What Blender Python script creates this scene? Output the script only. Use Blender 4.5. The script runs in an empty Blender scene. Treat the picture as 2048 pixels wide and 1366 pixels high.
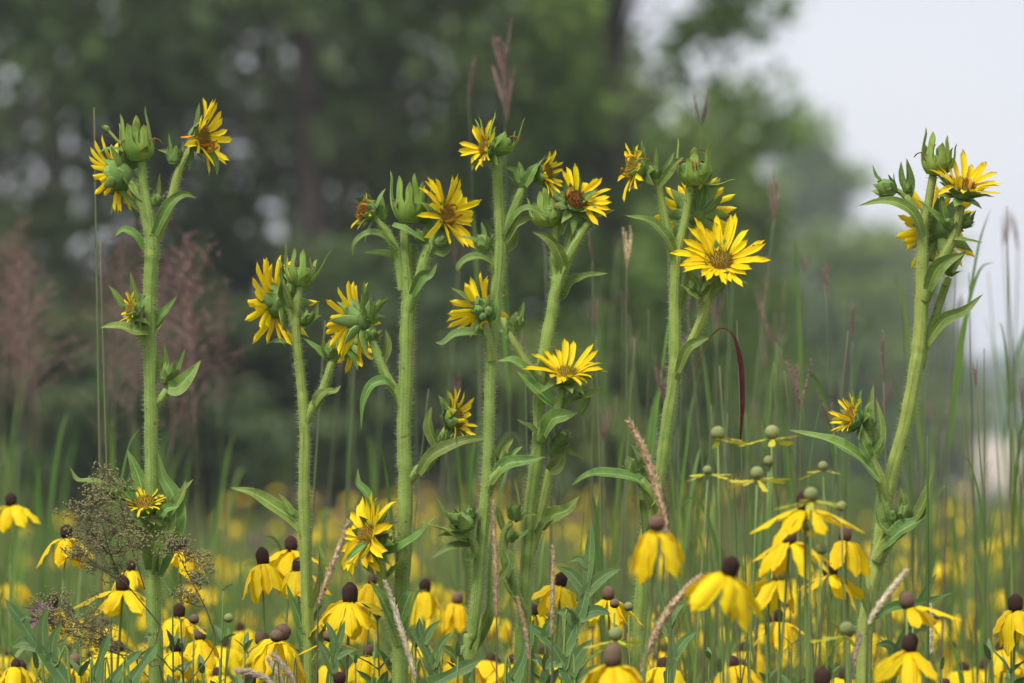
import bpy, math, random
import numpy as np
from mathutils import Vector, Matrix

R = math.radians
sc = bpy.context.scene
col = sc.collection
rnd = random.Random(7)

# ------------------------------------------------------------------ camera
CAMZ = 1.35
FOC = 208.0
F = 2048 * FOC / 36.0                      # focal length in photograph pixels
PITCH = math.atan((920 - 683) / F)         # the horizon lies below the picture's middle
cam_d = bpy.data.cameras.new('camera')
cam = bpy.data.objects.new('camera', cam_d); col.objects.link(cam)
cam.location = (0, 0, CAMZ); cam.rotation_euler = (R(90) + PITCH, 0, 0)
cam_d.lens = FOC; cam_d.sensor_width = 36; cam_d.clip_start = 0.1; cam_d.clip_end = 3000
cam_d.dof.use_dof = True; cam_d.dof.focus_distance = 7.0; cam_d.dof.aperture_fstop = 6.6
sc.camera = cam

# ------------------------------------------------------------------ sky, sun, exposure
SUN_EL, SUN_AZ = R(58), R(215)             # azimuth clockwise from +Y
w = bpy.data.worlds.new('World'); sc.world = w; w.use_nodes = True
nt = w.node_tree; nt.nodes.clear()
N, L = nt.nodes.new, nt.links.new
out = N('ShaderNodeOutputWorld'); mx = N('ShaderNodeMixShader')
b1 = N('ShaderNodeBackground'); b2 = N('ShaderNodeBackground')
sky = N('ShaderNodeTexSky'); sky.sky_type = 'NISHITA'; sky.sun_disc = False
sky.sun_elevation = SUN_EL; sky.sun_rotation = SUN_AZ; sky.dust_density = 4.0
L(sky.outputs[0], b1.inputs[0]); b1.inputs[1].default_value = 0.10
tc = N('ShaderNodeTexCoord'); cn = N('ShaderNodeTexNoise'); cn.inputs['Scale'].default_value = 5.0
cn.inputs['Detail'].default_value = 3
mp = N('ShaderNodeMapping'); mp.inputs['Scale'].default_value = (1, 1, 3)
L(tc.outputs['Generated'], mp.inputs[0]); L(mp.outputs[0], cn.inputs['Vector'])
cr = N('ShaderNodeValToRGB')
cr.color_ramp.elements[0].color = (0.80, 0.835, 0.935, 1); cr.color_ramp.elements[0].position = 0.3
cr.color_ramp.elements[1].color = (0.90, 0.92, 0.97, 1); cr.color_ramp.elements[1].position = 0.7
L(cn.outputs['Fac'], cr.inputs[0]); L(cr.outputs[0], b2.inputs[0]); b2.inputs[1].default_value = 0.845
mx.inputs[0].default_value = 0.88                      # overcast: cloud cover over the clear sky
L(b1.outputs[0], mx.inputs[1]); L(b2.outputs[0], mx.inputs[2]); L(mx.outputs[0], out.inputs[0])
sd = bpy.data.lights.new('sun', 'SUN'); sd.energy = 3.1; sd.angle = R(16); sd.color = (1, 0.965, 0.9)
sun = bpy.data.objects.new('sun', sd); col.objects.link(sun)
sv = Vector((math.sin(SUN_AZ) * math.cos(SUN_EL), math.cos(SUN_AZ) * math.cos(SUN_EL), math.sin(SUN_EL)))
sun.rotation_euler = sv.to_track_quat('Z', 'Y').to_euler(); sun.location = (0, 0, 30)
sc.view_settings.view_transform = 'Standard'; sc.view_settings.look = 'None'
sc.view_settings.exposure = 0.36; sc.view_settings.gamma = 1.0
sc.render.engine = 'CYCLES'
sc.cycles.use_denoising = True
sc.cycles.max_bounces = 6; sc.cycles.transparent_max_bounces = 8
sc.cycles.volume_bounces = 0; sc.cycles.volume_step_rate = 4

# ------------------------------------------------------------------ materials
def S(r, g, b):
    f = lambda c: (c / 255 / 12.92) if c <= 10 else ((c / 255 + 0.055) / 1.055) ** 2.4
    return (f(r), f(g), f(b), 1)

def rgba(c): return (c[0], c[1], c[2], 1)

def plantmat(name, a, b, scale=40.0, rough=0.55, trans=0.25, rib=None, ribw=0.05, edge=None,
             var=0.12, streak=None, tip=None, tippos=0.8, bump=0.25, hue=0.015, base=None, wear=None, spec=0.3):
    """colour a to b by noise; pale midrib; pale edge; lengthwise streaks; coloured tip; brown wear spots"""
    m = bpy.data.materials.new(name); m.use_nodes = True
    t = m.node_tree; t.nodes.clear(); N, L = t.nodes.new, t.links.new
    o = N('ShaderNodeOutputMaterial'); p = N('ShaderNodeBsdfPrincipled')
    p.inputs['Roughness'].default_value = rough; p.inputs['Specular IOR Level'].default_value = spec
    tc = N('ShaderNodeTexCoord'); oi = N('ShaderNodeObjectInfo')
    n = N('ShaderNodeTexNoise'); n.inputs['Scale'].default_value = scale; n.inputs['Detail'].default_value = 4
    add = N('ShaderNodeVectorMath'); add.operation = 'ADD'
    L(tc.outputs['Object'], add.inputs[0]); L(oi.outputs['Location'], add.inputs[1]); L(add.outputs[0], n.inputs['Vector'])
    def mixc(fac, c1, c2):
        q = N('ShaderNodeMix'); q.data_type = 'RGBA'
        for s, v in ((q.inputs[0], fac), (q.inputs[6], c1), (q.inputs[7], c2)):
            if isinstance(v, (int, float)): s.default_value = v
            elif isinstance(v, tuple): s.default_value = v
            else: L(v, s)
        return q.outputs[2]
    def mrange(v, a0, a1, b0=0.0, b1=1.0):
        q = N('ShaderNodeMapRange'); L(v, q.inputs[0])
        for i, x in enumerate((a0, a1, b0, b1)): q.inputs[i + 1].default_value = x
        return q.outputs[0]
    def math_(op, x, y=0.0):
        q = N('ShaderNodeMath'); q.operation = op
        for s, v in ((q.inputs[0], x), (q.inputs[1], y)):
            if isinstance(v, (int, float)): s.default_value = v
            else: L(v, s)
        return q.outputs[0]
    c = mixc(mrange(n.outputs['Fac'], 0.35, 0.65), rgba(a), rgba(b))
    sep = N('ShaderNodeSeparateXYZ'); L(tc.outputs['UV'], sep.inputs[0])
    U, V = sep.outputs[0], sep.outputs[1]
    ac = math_('ABSOLUTE', math_('SUBTRACT', U, 0.5))
    h = n.outputs['Fac']
    if streak:
        sn = N('ShaderNodeTexNoise'); sn.inputs['Scale'].default_value = 1.0; sn.inputs['Detail'].default_value = 3
        cb = N('ShaderNodeCombineXYZ'); L(math_('MULTIPLY', U, streak[1]), cb.inputs[0]); L(math_('MULTIPLY', V, streak[2]), cb.inputs[1])
        L(oi.outputs['Random'], cb.inputs[2]); L(cb.outputs[0], sn.inputs['Vector'])
        c = mixc(mrange(sn.outputs['Fac'], 0.5, 0.68, 0, streak[3]), c, rgba(streak[0])); h = sn.outputs['Fac']
    if base: c = mixc(mrange(V, 0.0, base[1], 1, 0), c, rgba(base[0]))
    if tip: c = mixc(mrange(V, tippos, 1.0), c, rgba(tip))
    if rib: c = mixc(mrange(ac, ribw * 0.4, ribw, 0.85, 0), c, rgba(rib))
    if edge: c = mixc(mrange(ac, 0.43, 0.49, 0, 0.6), c, rgba(edge))
    if wear:
        wn = N('ShaderNodeTexNoise'); wn.inputs['Scale'].default_value = wear[1]; wn.inputs['Detail'].default_value = 5
        L(add.outputs[0], wn.inputs['Vector'])
        c = mixc(mrange(wn.outputs['Fac'], wear[2], wear[2] + 0.05, 0, 0.8), c, rgba(wear[0]))
    hs = N('ShaderNodeHueSaturation'); L(c, hs.inputs['Color'])
    L(mrange(oi.outputs['Random'], 0, 1, 1 - var, 1 + var), hs.inputs['Value'])
    L(mrange(math_('FRACT', math_('MULTIPLY', oi.outputs['Random'], 7.31)), 0, 1, 0.5 - hue, 0.5 + hue), hs.inputs['Hue'])
    c = hs.outputs[0]
    L(c, p.inputs['Base Color'])
    if bump:
        bm = N('ShaderNodeBump'); bm.inputs['Strength'].default_value = bump; bm.inputs['Distance'].default_value = 0.002
        L(h, bm.inputs['Height']); L(bm.outputs[0], p.inputs['Normal'])
    if trans:
        tr = N('ShaderNodeBsdfTranslucent'); L(c, tr.inputs[0])
        ms = N('ShaderNodeMixShader'); ms.inputs[0].default_value = trans
        L(p.outputs[0], ms.inputs[1]); L(tr.outputs[0], ms.inputs[2]); L(ms.outputs[0], o.inputs[0])
    else:
        L(p.outputs[0], o.inputs[0])
    return m

M = {}
M['stem'] = plantmat('compass_stem', (.30, .39, .085), (.24, .33, .066), 60, .65, 0.05, streak=((.15, .225, .04), 18, 4, .95), wear=((.12, .075, .03), 110, .66), var=.10, bump=.8)
M['leaf'] = plantmat('compass_leaf', (.115, .20, .030), (.175, .27, .048), 70, .5, .25, rib=(.30, .40, .16), ribw=.05, edge=(.30, .40, .17), wear=((.16, .12, .03), 75, .67), tip=(.20, .26, .055), tippos=.7, var=.22, hue=.022, streak=((.20, .30, .08), 7, 22, .5), bump=.5)
M['bract'] = plantmat('compass_bract', (.16, .27, .055), (.23, .335, .08), 90, .55, .15, tip=(.30, .32, .08), tippos=.75, edge=(.26, .36, .12), streak=((.10, .20, .04), 9, 3, .6), wear=((.17, .11, .035), 130, .66), rib=(.28, .38, .13), ribw=.06, var=.2, bump=.5)
M['seedbract'] = plantmat('seed_bract', (.23, .36, .055), (.31, .42, .08), 90, .5, .18, tip=(.30, .22, .07), tippos=.86, streak=((.13, .24, .04), 8, 3, .7), wear=((.14, .08, .03), 120, .66), var=.18, bump=.5)
M['cup'] = plantmat('involucre', (.15, .27, .06), (.22, .34, .09), 160, .65, .05, var=.1, bump=.6)
M['ray'] = plantmat('ray_petal', (.88, .64, .006), (.92, .72, .010), 90, .5, .30, streak=((.70, .43, .004), 9, 1.0, .75), wear=((.45, .22, .01), 130, .70), spec=.15, var=.07, hue=.008, base=((.62, .44, .01), .25), bump=.3)
M['rayold'] = plantmat('withered_ray', (.72, .36, .012), (.46, .17, .014), 120, .6, .2, tip=(.26, .09, .02), tippos=.6, var=.25, hue=.02)
M['disc'] = plantmat('flower_disc', (.46, .32, .012), (.13, .065, .012), 420, .7, .05, var=.1)
M['discold'] = plantmat('withered_disc', (.16, .055, .012), (.30, .15, .02), 380, .8, .05, var=.1)
M['hair'] = plantmat('hair', (.52, .60, .34), (.62, .68, .44), 20, .5, .45, var=.0, bump=0)
M['cone'] = plantmat('cone_dark', (.030, .012, .010), (.065, .024, .016), 500, .75, 0, var=.25, bump=.6)
M['conetop'] = plantmat('cone_brown', (.17, .10, .065), (.24, .15, .10), 600, .8, 0, base=((.03, .010, .008), .5), var=.2, bump=.6)
M['conegreen'] = plantmat('cone_green', (.27, .30, .10), (.34, .35, .14), 600, .7, .05, var=.12, bump=.5)
M['cpetal'] = plantmat('coneflower_petal', (.86, .60, .004), (.92, .68, .007), 60, .5, .32, streak=((.66, .38, .002), 9, .7, .8), wear=((.42, .20, .01), 110, .70), var=.09, hue=.009, bump=.7, spec=.15)
M['cpetalyoung'] = plantmat('young_petal', (.45, .46, .04), (.60, .52, .03), 60, .5, .25, var=.1)
M['cstem'] = plantmat('coneflower_stem', (.14, .22, .05), (.17, .25, .07), 30, .6, .05, var=.2)
M['grass'] = plantmat('grass_blade', (.085, .17, .028), (.13, .22, .035), 6, .5, .28, rib=(.2, .3, .08), ribw=.06, var=.28, hue=.02)
M['culm'] = plantmat('grass_culm', (.10, .17, .05), (.13, .15, .07), 9, .5, .05, streak=((.14, .07, .05), 2, 5, .9), var=.3, hue=.02)
M['purple'] = plantmat('purple_spikelets', (.20, .115, .105), (.25, .16, .13), 40, .7, .15, var=.2, hue=.02)
M['beige'] = plantmat('dry_spike', (.50, .36, .18), (.66, .52, .32), 160, .8, .2, var=.15)
M['pale'] = plantmat('pale_spike', (.66, .56, .38), (.80, .72, .55), 160, .8, .2, var=.1)
M['forb'] = plantmat('grey_green_leaf', (.092, .168, .042), (.13, .215, .062), 50, .5, .2, rib=(.26, .34, .17), ribw=.045, edge=(.22, .3, .14), var=.2)
M['bright'] = plantmat('bright_leaf', (.20, .36, .05), (.26, .42, .07), 50, .5, .25, var=.12)
M['darkstem'] = plantmat('dark_stem', (.10, .07, .035), (.15, .115, .055), 60, .6, 0, var=.15)
M['brownbud'] = plantmat('brown_bud', (.24, .19, .095), (.27, .25, .11), 200, .8, .1, var=.1)
M['redblade'] = plantmat('red_blade', (.085, .006, .010), (.06, .006, .008), 60, .5, .15, wear=((.16, .06, .03), 160, .6), tip=(.34, .17, .04), tippos=.40, var=0, hue=0)
M['pink'] = plantmat('pink_flower', (.34, .16, .26), (.42, .24, .33), 60, .6, .25, var=.15)
M['bark'] = plantmat('bark', (.055, .045, .036), (.09, .075, .06), 4, .85, 0, var=.2, bump=.8)
M['td'] = plantmat('leaf_dark', (.060, .098, .030), (.105, .150, .044), 1.2, .55, .28, var=.15)
M['tm'] = plantmat('leaf_mid', (.100, .160, .030), (.160, .225, .045), 1.2, .55, .30, var=.15)
M['tl'] = plantmat('leaf_light', (.145, .225, .036), (.205, .285, .052), 1.2, .55, .32, var=.12)
M['shell'] = plantmat('beetle', (.02, .017, .015), (.05, .04, .03), 300, .25, 0, var=0)

# ------------------------------------------------------------------ helpers
FWD = Vector((0, math.cos(PITCH), math.sin(PITCH))); UPV = Vector((0, -math.sin(PITCH), math.cos(PITCH)))
def P(u, v, d):
    return Vector((0, 0, CAMZ)) + FWD * d + UPV * (-(v - 683) / F * d) + Vector(((u - 1024) / F * d, 0, 0))

def tag(o, label=None, cat=None, group=None, kind=None):
    for k, x in (('label', label), ('category', cat), ('group', group), ('kind', kind)):
        if x: o[k] = x
    return o

def link(name, me, mat=None, parent=None, mtx=None):
    o = bpy.data.objects.new(name, me); col.objects.link(o)
    if mat is not None and me is not None:
        mm = M[mat] if isinstance(mat, str) else mat
        if not me.materials: me.materials.append(mm)
        elif me.materials[0] is not mm: o.material_slots[0].link = 'OBJECT'; o.material_slots[0].material = mm
    if parent: o.parent = parent
    if mtx is not None: o.matrix_basis = mtx
    return o

def empty(name, loc):
    o = bpy.data.objects.new(name, None); col.objects.link(o); o.location = loc
    o.empty_display_size = 0.05
    return o

def np_mesh(name, v, f, smooth=False, uv=None):
    me = bpy.data.meshes.new(name); v = np.asarray(v, np.float32); f = np.asarray(f, np.int32)
    k = f.shape[1]
    me.vertices.add(len(v)); me.vertices.foreach_set('co', v.ravel())
    me.loops.add(f.size); me.loops.foreach_set('vertex_index', f.ravel())
    me.polygons.add(len(f)); me.polygons.foreach_set('loop_start', np.arange(0, f.size, k, dtype=np.int32))
    me.polygons.foreach_set('loop_total', np.full(len(f), k, np.int32))
    if smooth: me.polygons.foreach_set('use_smooth', np.ones(len(f), bool))
    if uv is not None:
        l = me.uv_layers.new(name='UVMap'); l.data.foreach_set('uv', np.asarray(uv, np.float32)[f.ravel()].ravel())
    me.update(); me.validate()
    return me

class Grids:
    """collects grids of points (ribbons, tubes, domes) with UVs into one mesh"""
    def __init__(s): s.v = []; s.uv = []; s.f = []
    def add(s, rows, closed=False):
        nr, nc = len(rows), len(rows[0]); o = len(s.v); m = nc + (1 if closed else 0)
        for i, r in enumerate(rows):
            rr = list(r) + ([r[0]] if closed else [])
            for j, p in enumerate(rr):
                s.v.append(tuple(p)); s.uv.append((j / (m - 1), i / (nr - 1)))
        for i in range(nr - 1):
            for j in range(m - 1):
                a = o + i * m + j
                s.f.append((a, a + 1, a + m + 1, a + m))
        return s
    def mesh(s, name): return np_mesh(name, s.v, s.f, True, s.uv)

def spline(pts, n):
    """Catmull-Rom through points (Vectors of any size)"""
    p = [Vector(x) for x in pts]
    if len(p) == 2: return [p[0].lerp(p[1], i / (n - 1)) for i in range(n)]
    q = [p[0] * 2 - p[1]] + p + [p[-1] * 2 - p[-2]]
    out = []
    for i in range(n):
        t = i / (n - 1) * (len(p) - 1); k = min(int(t), len(p) - 2); t -= k
        a, b, c, d = q[k:k + 4]
        out.append(0.5 * ((2 * b) + (c - a) * t + (2 * a - 5 * b + 4 * c - d) * t * t + (3 * b - a - 3 * c + d) * t ** 3))
    return out

def lerps(vals, t):
    x = t * (len(vals) - 1); k = min(int(x), len(vals) - 2)
    return vals[k] + (vals[k + 1] - vals[k]) * (x - k)

def frames(c, hint):
    tg = [(c[min(i + 1, len(c) - 1)] - c[max(i - 1, 0)]).normalized() for i in range(len(c))]
    n = hint - tg[0] * hint.dot(tg[0])
    if n.length < 1e-4: n = tg[0].orthogonal()
    n.normalize(); out = []
    for t in tg:
        n = n - t * n.dot(t); n.normalize(); out.append((t, n, t.cross(n)))
    return out

def tube(g, c, radii, sides=8, wob=0.0, ribs=0.0, cap=True):
    fr = frames(c, Vector((0.3, -1, 0.2))); rows = []
    for i, (p, (t, n, b)) in enumerate(zip(c, fr)):
        r = lerps(radii, i / (len(c) - 1)); row = []
        for j in range(sides):
            a = 2 * math.pi * j / sides
            rr = r * (1 + ribs * (1 if j % 2 else -1) + wob * math.sin(3 * a + i * .7))
            row.append(p + n * (math.cos(a) * rr) + b * (math.sin(a) * rr))
        rows.append(row)
    if cap: rows.append([c[-1] + fr[-1][0] * lerps(radii, 1) * .3] * sides)
    g.add(rows, True)
    return fr

def prof_lance(t):   # leaf outline: clasping base, widest at a third, long point
    return max(0.0, (0.62 + 0.38 * math.sin(min(t / .35, 1) * math.pi / 2)) * (1 - max(0, (t - .30) / .70) ** 1.9))
def prof_ray(t): return (0.45 + .55 * min(1, t / .35)) * (1 - max(0, (t - .78) / .22) ** 2.2) ** .7 if t < 1 else 0
def prof_blade(t): return (0.7 + .3 * min(1, t / .2)) * (1 - max(0, (t - .25) / .75) ** 1.6)
def prof_petal(t): return (.32 + .68 * math.sin(min(1, t / .5) * math.pi / 2)) * (1 - max(0, (t - .72) / .28) ** 2.4) ** .6 if t < 1 else .18

def ribbon(g, c, width, hint, prof=prof_lance, cup=.25, wave=0.0, nc=5, twist=0.0, seed=0, notch=0.0):
    fr = frames(c, hint); rows = []; n = len(c)
    for i, (p, (t, nn, b)) in enumerate(zip(c, fr)):
        s = i / (n - 1); wd = width * prof(s) * .5 + 1e-5; a = twist * s
        bb = b * math.cos(a) + nn * math.sin(a); n2 = nn * math.cos(a) - b * math.sin(a)
        row = []
        for j in range(nc):
            x = j / (nc - 1) * 2 - 1
            wv = wave * width * math.sin(s * 17 + seed + (1.7 if x > 0 else 0)) * x * x * (1 - s * .4)
            row.append(p + bb * (x * wd) + n2 * (cup * wd * abs(x) ** 1.4 + wv) + t * (-notch * width * (1 if j % 2 == 0 else 0) * (1 if i >= n - 2 else 0)))
        rows.append(row)
    g.add(rows)

def rot_to(y, z):
    """matrix whose local Y runs along y and local Z near z"""
    y = y.normalized(); x = y.cross(z)
    if x.length < 1e-5: x = y.orthogonal()
    x.normalize(); z = x.cross(y)
    return Matrix((x, y, z)).transposed()

def M4(rot, loc, s=(1, 1, 1)):
    m = rot.to_4x4() @ Matrix.Diagonal((s[0], s[1], s[2], 1)); m.translation = loc
    return m

# ------------------------------------------------------------------ the setting
gx = np.linspace(-1, 1, 41); gx = np.sign(gx) * np.abs(gx) ** 3 * 300
gy = np.concatenate([np.linspace(-6, 60, 34), np.linspace(70, 690, 40)])
gv = [(x, y, 0.02 * math.sin(x * .7) * math.cos(y * .4) if y < 65 else 0) for y in gy for x in gx]
gf = [(i * 41 + j, i * 41 + j + 1, (i + 1) * 41 + j + 1, (i + 1) * 41 + j) for i in range(len(gy) - 1) for j in range(40)]
M['ground'] = plantmat('meadow_soil', (.045, .055, .02), (.075, .085, .03), .9, .95, 0, var=0, bump=.6)
tag(link('ground', np_mesh('ground', gv, gf, True), 'ground'), 'flat green meadow floor under the flowers', 'ground', kind='structure')

def rise(name, label, y0, x0, x1, h, mat, seed, depth=60):
    r_ = random.Random(seed); n = 60; g = Grids(); rows = []
    for k in range(7):
        s = k / 6; row = []
        for i in range(n + 1):
            x = x0 + (x1 - x0) * i / n
            e = math.sin(math.pi * i / n) ** .5
            row.append((x, y0 + depth * s, -0.3 + h * e * math.sin(s * math.pi / 2) * (1 + .16 * math.sin(i * .31 + seed) + .08 * math.sin(i * .83 + seed * 2))))
        rows.append(row)
    g.add(rows); tag(link(name, g.mesh(name), mat), label, 'hill', kind='structure')
M['hill'] = plantmat('wooded_hill', (.028, .050, .030), (.045, .07, .04), .05, .9, 0, var=0)
M['field'] = plantmat('pale_field', (.38, .31, .24), (.46, .38, .30), .05, .9, 0, var=0)
rise('hill', 'low blue hazy wooded hill on the horizon', 560, -150, 240, 12.5, 'hill', 3)
rise('field', 'pale pinkish stubble field rising before the hill', 260, -90, 120, 2.6, 'field', 5, 50)

# ------------------------------------------------------------------ trees behind the meadow
def leaf_cloud(cent, rad, n, size, rs, up=.35):
    k = rs.integers(0, len(cent), n)
    d = rs.normal(size=(n, 3)); d /= np.linalg.norm(d, axis=1)[:, None]
    p = cent[k] + d * (rad[k] * (rs.random(n) ** .45))[:, None] * np.array([1, 1, .72])
    nn = rs.normal(size=(n, 3)); nn[:, 2] += up; nn /= np.linalg.norm(nn, axis=1)[:, None]
    a = np.cross(nn, rs.normal(size=(n, 3))); a /= np.linalg.norm(a, axis=1)[:, None] + 1e-6
    b = np.cross(nn, a); s = (size * (.6 + .8 * rs.random(n)))[:, None]
    v = np.stack([p - a * s * .5, p - b * s * .30 + nn * s * .05, p + a * s * .5, p + b * s * .30 + nn * s * .05], 1).reshape(-1, 3)
    return v, np.arange(4 * n).reshape(-1, 4)

def tree(name, label, u, d, h, rx, zb, nlimb, nclump, nleaf, size, mat, seed, crad=(.45, .95), lean=0, group='trees behind the meadow', skew=0):
    rs = np.random.default_rng(seed); r_ = random.Random(seed)
    b = P(u, 900, d); base = Vector((b.x, b.y, 0)); t = empty(name, base)
    g = Grids(); tr = .015 * h
    tp = [Vector((lean * s * h + .12 * math.sin(s * 5 + seed) * h * .06, .1 * math.sin(s * 4 + seed), s * h * .93 - .1)) for s in (0, .15, .3, .5, .7, .85, 1)]
    c = spline(tp, 20); tube(g, c, [tr * 1.35, tr, tr * .9, tr * .7, tr * .4, tr * .12], 9, .05)
    link('trunk', g.mesh('trunk'), 'bark', t)
    g = Grids(); cents = []; rads = []
    for i in range(nlimb):
        s = max(.08, zb / h) + (1 - max(.08, zb / h)) * (i + r_.random()) / nlimb
        st = c[min(19, int(s * .9 * 19))]; a = i * 2.4 + r_.random()
        prof = math.sin(math.pi * min(1, max(.12, (s - zb / h) / (1 - zb / h) * .82 + .22))) ** .6
        ln = rx * prof * (.65 + .45 * r_.random())
        e = Vector((st.x + math.cos(a) * ln + skew * ln * .4, st.y + math.sin(a) * ln, min(h, s * h + .12 * ln + r_.uniform(-.3, .5))))
        m = st.lerp(e, .5) + Vector((0, 0, .12 * ln))
        q = spline([st, m, e], 8); tube(g, q, [tr * .32 * (1.15 - s), tr * .16, tr * .05], 5)
        for k in range(max(1, nclump // nlimb)):
            f = .35 + .65 * r_.random(); pt = q[min(7, int(f * 7))]
            o = Vector((r_.gauss(0, 1), r_.gauss(0, 1), r_.gauss(0, .7))) * (.32 * rx * f * .5)
            cents.append(pt + o); rads.append(r_.uniform(*crad))
            tube(g, [pt, pt + o * .95], [tr * .08, tr * .02], 4)
    for k in range(nclump // 2):
        s = max(.1, zb / h) + (1 - max(.1, zb / h)) * (k + r_.random()) / (nclump // 2); pt = c[min(19, int(s * 19))]
        prof = math.sin(math.pi * min(1, max(.12, (s - zb / h) / (1 - zb / h) * .82 + .22))) ** .6
        o = Vector((r_.gauss(0, 1), r_.gauss(0, 1), r_.gauss(0, .4))) * (.33 * rx * prof)
        cents.append(pt + o); rads.append(r_.uniform(*crad)); tube(g, [pt, pt + o * .95], [tr * .10, tr * .02], 4)
    link('limbs', g.mesh('limbs'), 'bark', t)
    v, f = leaf_cloud(np.array(cents), np.array(rads), nleaf, size, rs)
    link('crown', np_mesh('crown', v, f), mat, t)
    return tag(t, label, 'tree', group)

BT = 'broadleaf_tree'
tree(BT, 'dark tall broadleaf tree at the outer end of the wood behind the purple grass', -60, 47, 9.5, 2.2, .6, 28, 62, 8200, .15, 'td', 11, (.40, .75))
tree(BT, 'dark tall tree with gaps of sky behind the forked compass plant', 270, 50, 10.5, 2.1, .8, 28, 64, 8800, .15, 'td', 12, (.40, .75))
tree(BT, 'dark dense tree behind the slim compass plant', 610, 48, 9.5, 2.0, .7, 28, 68, 9800, .15, 'td', 13, (.42, .78))
tree(BT, 'fresh green leafy tree behind the close pair of compass plants', 950, 50, 10.5, 1.9, .7, 26, 68, 11500, .15, 'tl', 14, (.40, .75))
tree(BT, 'light green airy tree where the wood ends beside the open sky', 1240, 50, 9.5, 1.7, .7, 28, 84, 12500, .15, 'tl', 15, (.30, .60), skew=.1)
tree(BT, 'small fresh green tree leaning out of the wood toward the open sky', 1425, 60, 5.3, 1.15, .4, 20, 50, 5200, .17, 'tl', 31, (.3, .6))
tree(BT, 'pale hazy tall tree standing farther off in the open sky gap', 1600, 235, 15.8, 5.2, 1.0, 24, 64, 7600, .5, 'tl', 16, (.8, 1.6))
tree('round_tree', 'round yellow-green tree in front of the pale hazy one', 1705, 150, 7.4, 2.3, .4, 20, 54, 8000, .32, 'tl', 17, (.6, 1.1))
tree(BT, 'hazy dark tree just behind the round yellow-green one', 1800, 210, 9.6, 3.3, .5, 20, 46, 5200, .46, 'tl', 18, (.8, 1.5))
tree(BT, 'low dark tree where the wood meets the open field', 1450, 110, 6.6, 2.2, .3, 20, 54, 8000, .26, 'tm', 19, (.5, .95))
tree(BT, 'dim tree of the back row between the outer tree and the forked plant', 110, 66, 12, 2.2, .5, 22, 50, 6500, .2, 'td', 20, (.5, .9))
tree(BT, 'dim tree of the back row between the two dark front trees', 440, 68, 12, 2.3, .5, 22, 50, 6500, .2, 'td', 21, (.5, .9))
tree(BT, 'dim tree of the back row between the dark and the fresh green tree', 790, 68, 12.5, 2.3, .5, 22, 54, 7500, .2, 'tm', 22, (.5, .9))
tree(BT, 'dim tree of the back row behind the light green airy tree', 1130, 70, 10.5, 2.1, .5, 22, 54, 7500, .2, 'tl', 23, (.5, .9))
tree(BT, 'hazy low tree far along the field edge', 1860, 260, 8.2, 2.4, .3, 16, 40, 4200, .5, 'tm', 24, (.9, 1.6))
tree(BT, 'dark tree past the outer end of the wood', -480, 50, 9, 2.3, .6, 22, 60, 8000, .16, 'td', 25)
for i, (u, d, h, rx, m, lb) in enumerate(((60, 44, 2.5, 1.15, 'td', 'dark shrub at the foot of the outermost tree'), (250, 45, 2.3, 1.1, 'td', 'dark shrub at the foot of the wood behind the forked plant'), (450, 44, 2.6, 1.2, 'td', 'dark shrub between the forked and the slim compass plant'), (690, 44, 2.5, 1.2, 'td', 'dark shrub behind the slim and the thick compass plant'),
        (900, 45, 2.3, 1.1, 'td', 'dark shrub behind the close pair of compass plants'), (1090, 46, 2.2, 1.0, 'tm', 'mid green shrub under the light green airy tree'), (1290, 52, 2.2, 1.0, 'td', 'dark shrub closing the wood beside the widest flower'), (1600, 120, 4.2, 2.0, 'td', 'dark shrub below the pale hazy tall tree'), (1765, 150, 3.8, 1.9, 'tm', 'hazy shrub beside the round yellow-green tree'))):
    tree('shrub', lb, u, d, h, rx, .1, 14, 40, 6000, .13 * d / 50, m, 40 + i, (.25 * d / 50, .5 * d / 50), group='shrubs at the foot of the wood')
# ------------------------------------------------------------------ compass plants
def bract_mesh(name, curl, wd=.42, th=.09, n=11, tipw=.0, basew=.75, bulge=0.0, finger=False):
    g = Grids(); rows = []
    for i in range(n):
        t = i / (n - 1)
        wv = (basew + (1 - basew) * min(1, t / .3)) * (1 - max(0, (t - .3) / .7) ** 1.5) * wd / 2 + tipw * wd * .3 * (1 if t < 1 else 0)
        if finger: wv = wd / 2 * ((.70 + .30 * min(1, t / .18)) if t < .3 else (1 - .50 * min(1, (t - .3) / .22))) * (1 - max(0, (t - .74) / .26) ** 2.2)
        if i == n - 1: wv = .004
        tk = th * (1 - .75 * t) * (1 if i < n - 1 else .1); z = curl * t * t - bulge * math.sin(math.pi * min(1, t * 1.15) ** .75) ; row = []
        for j in range(8):
            a = 2 * math.pi * j / 8
            x = math.cos(a) * wv
            row.append((x, t, z + math.sin(a) * tk * .5 + .35 * abs(x) ** 1.5 / (wd ** .5)))
        rows.append(row)
    g.add(rows, True); return g.mesh(name)
BR = [bract_mesh('bract', c) for c in (-.22, -.08, .05, .16)]
BRS = [bract_mesh('seed_bract', c, .42, .12, 15, 0, .6, b_, True) for c, b_ in ((-.16, .14), (.03, .17), (.10, .12), (-.05, .15))]
BRO = [bract_mesh('bract_out', c, .44, bulge=.06) for c in (-.42, -.28)]

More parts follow.
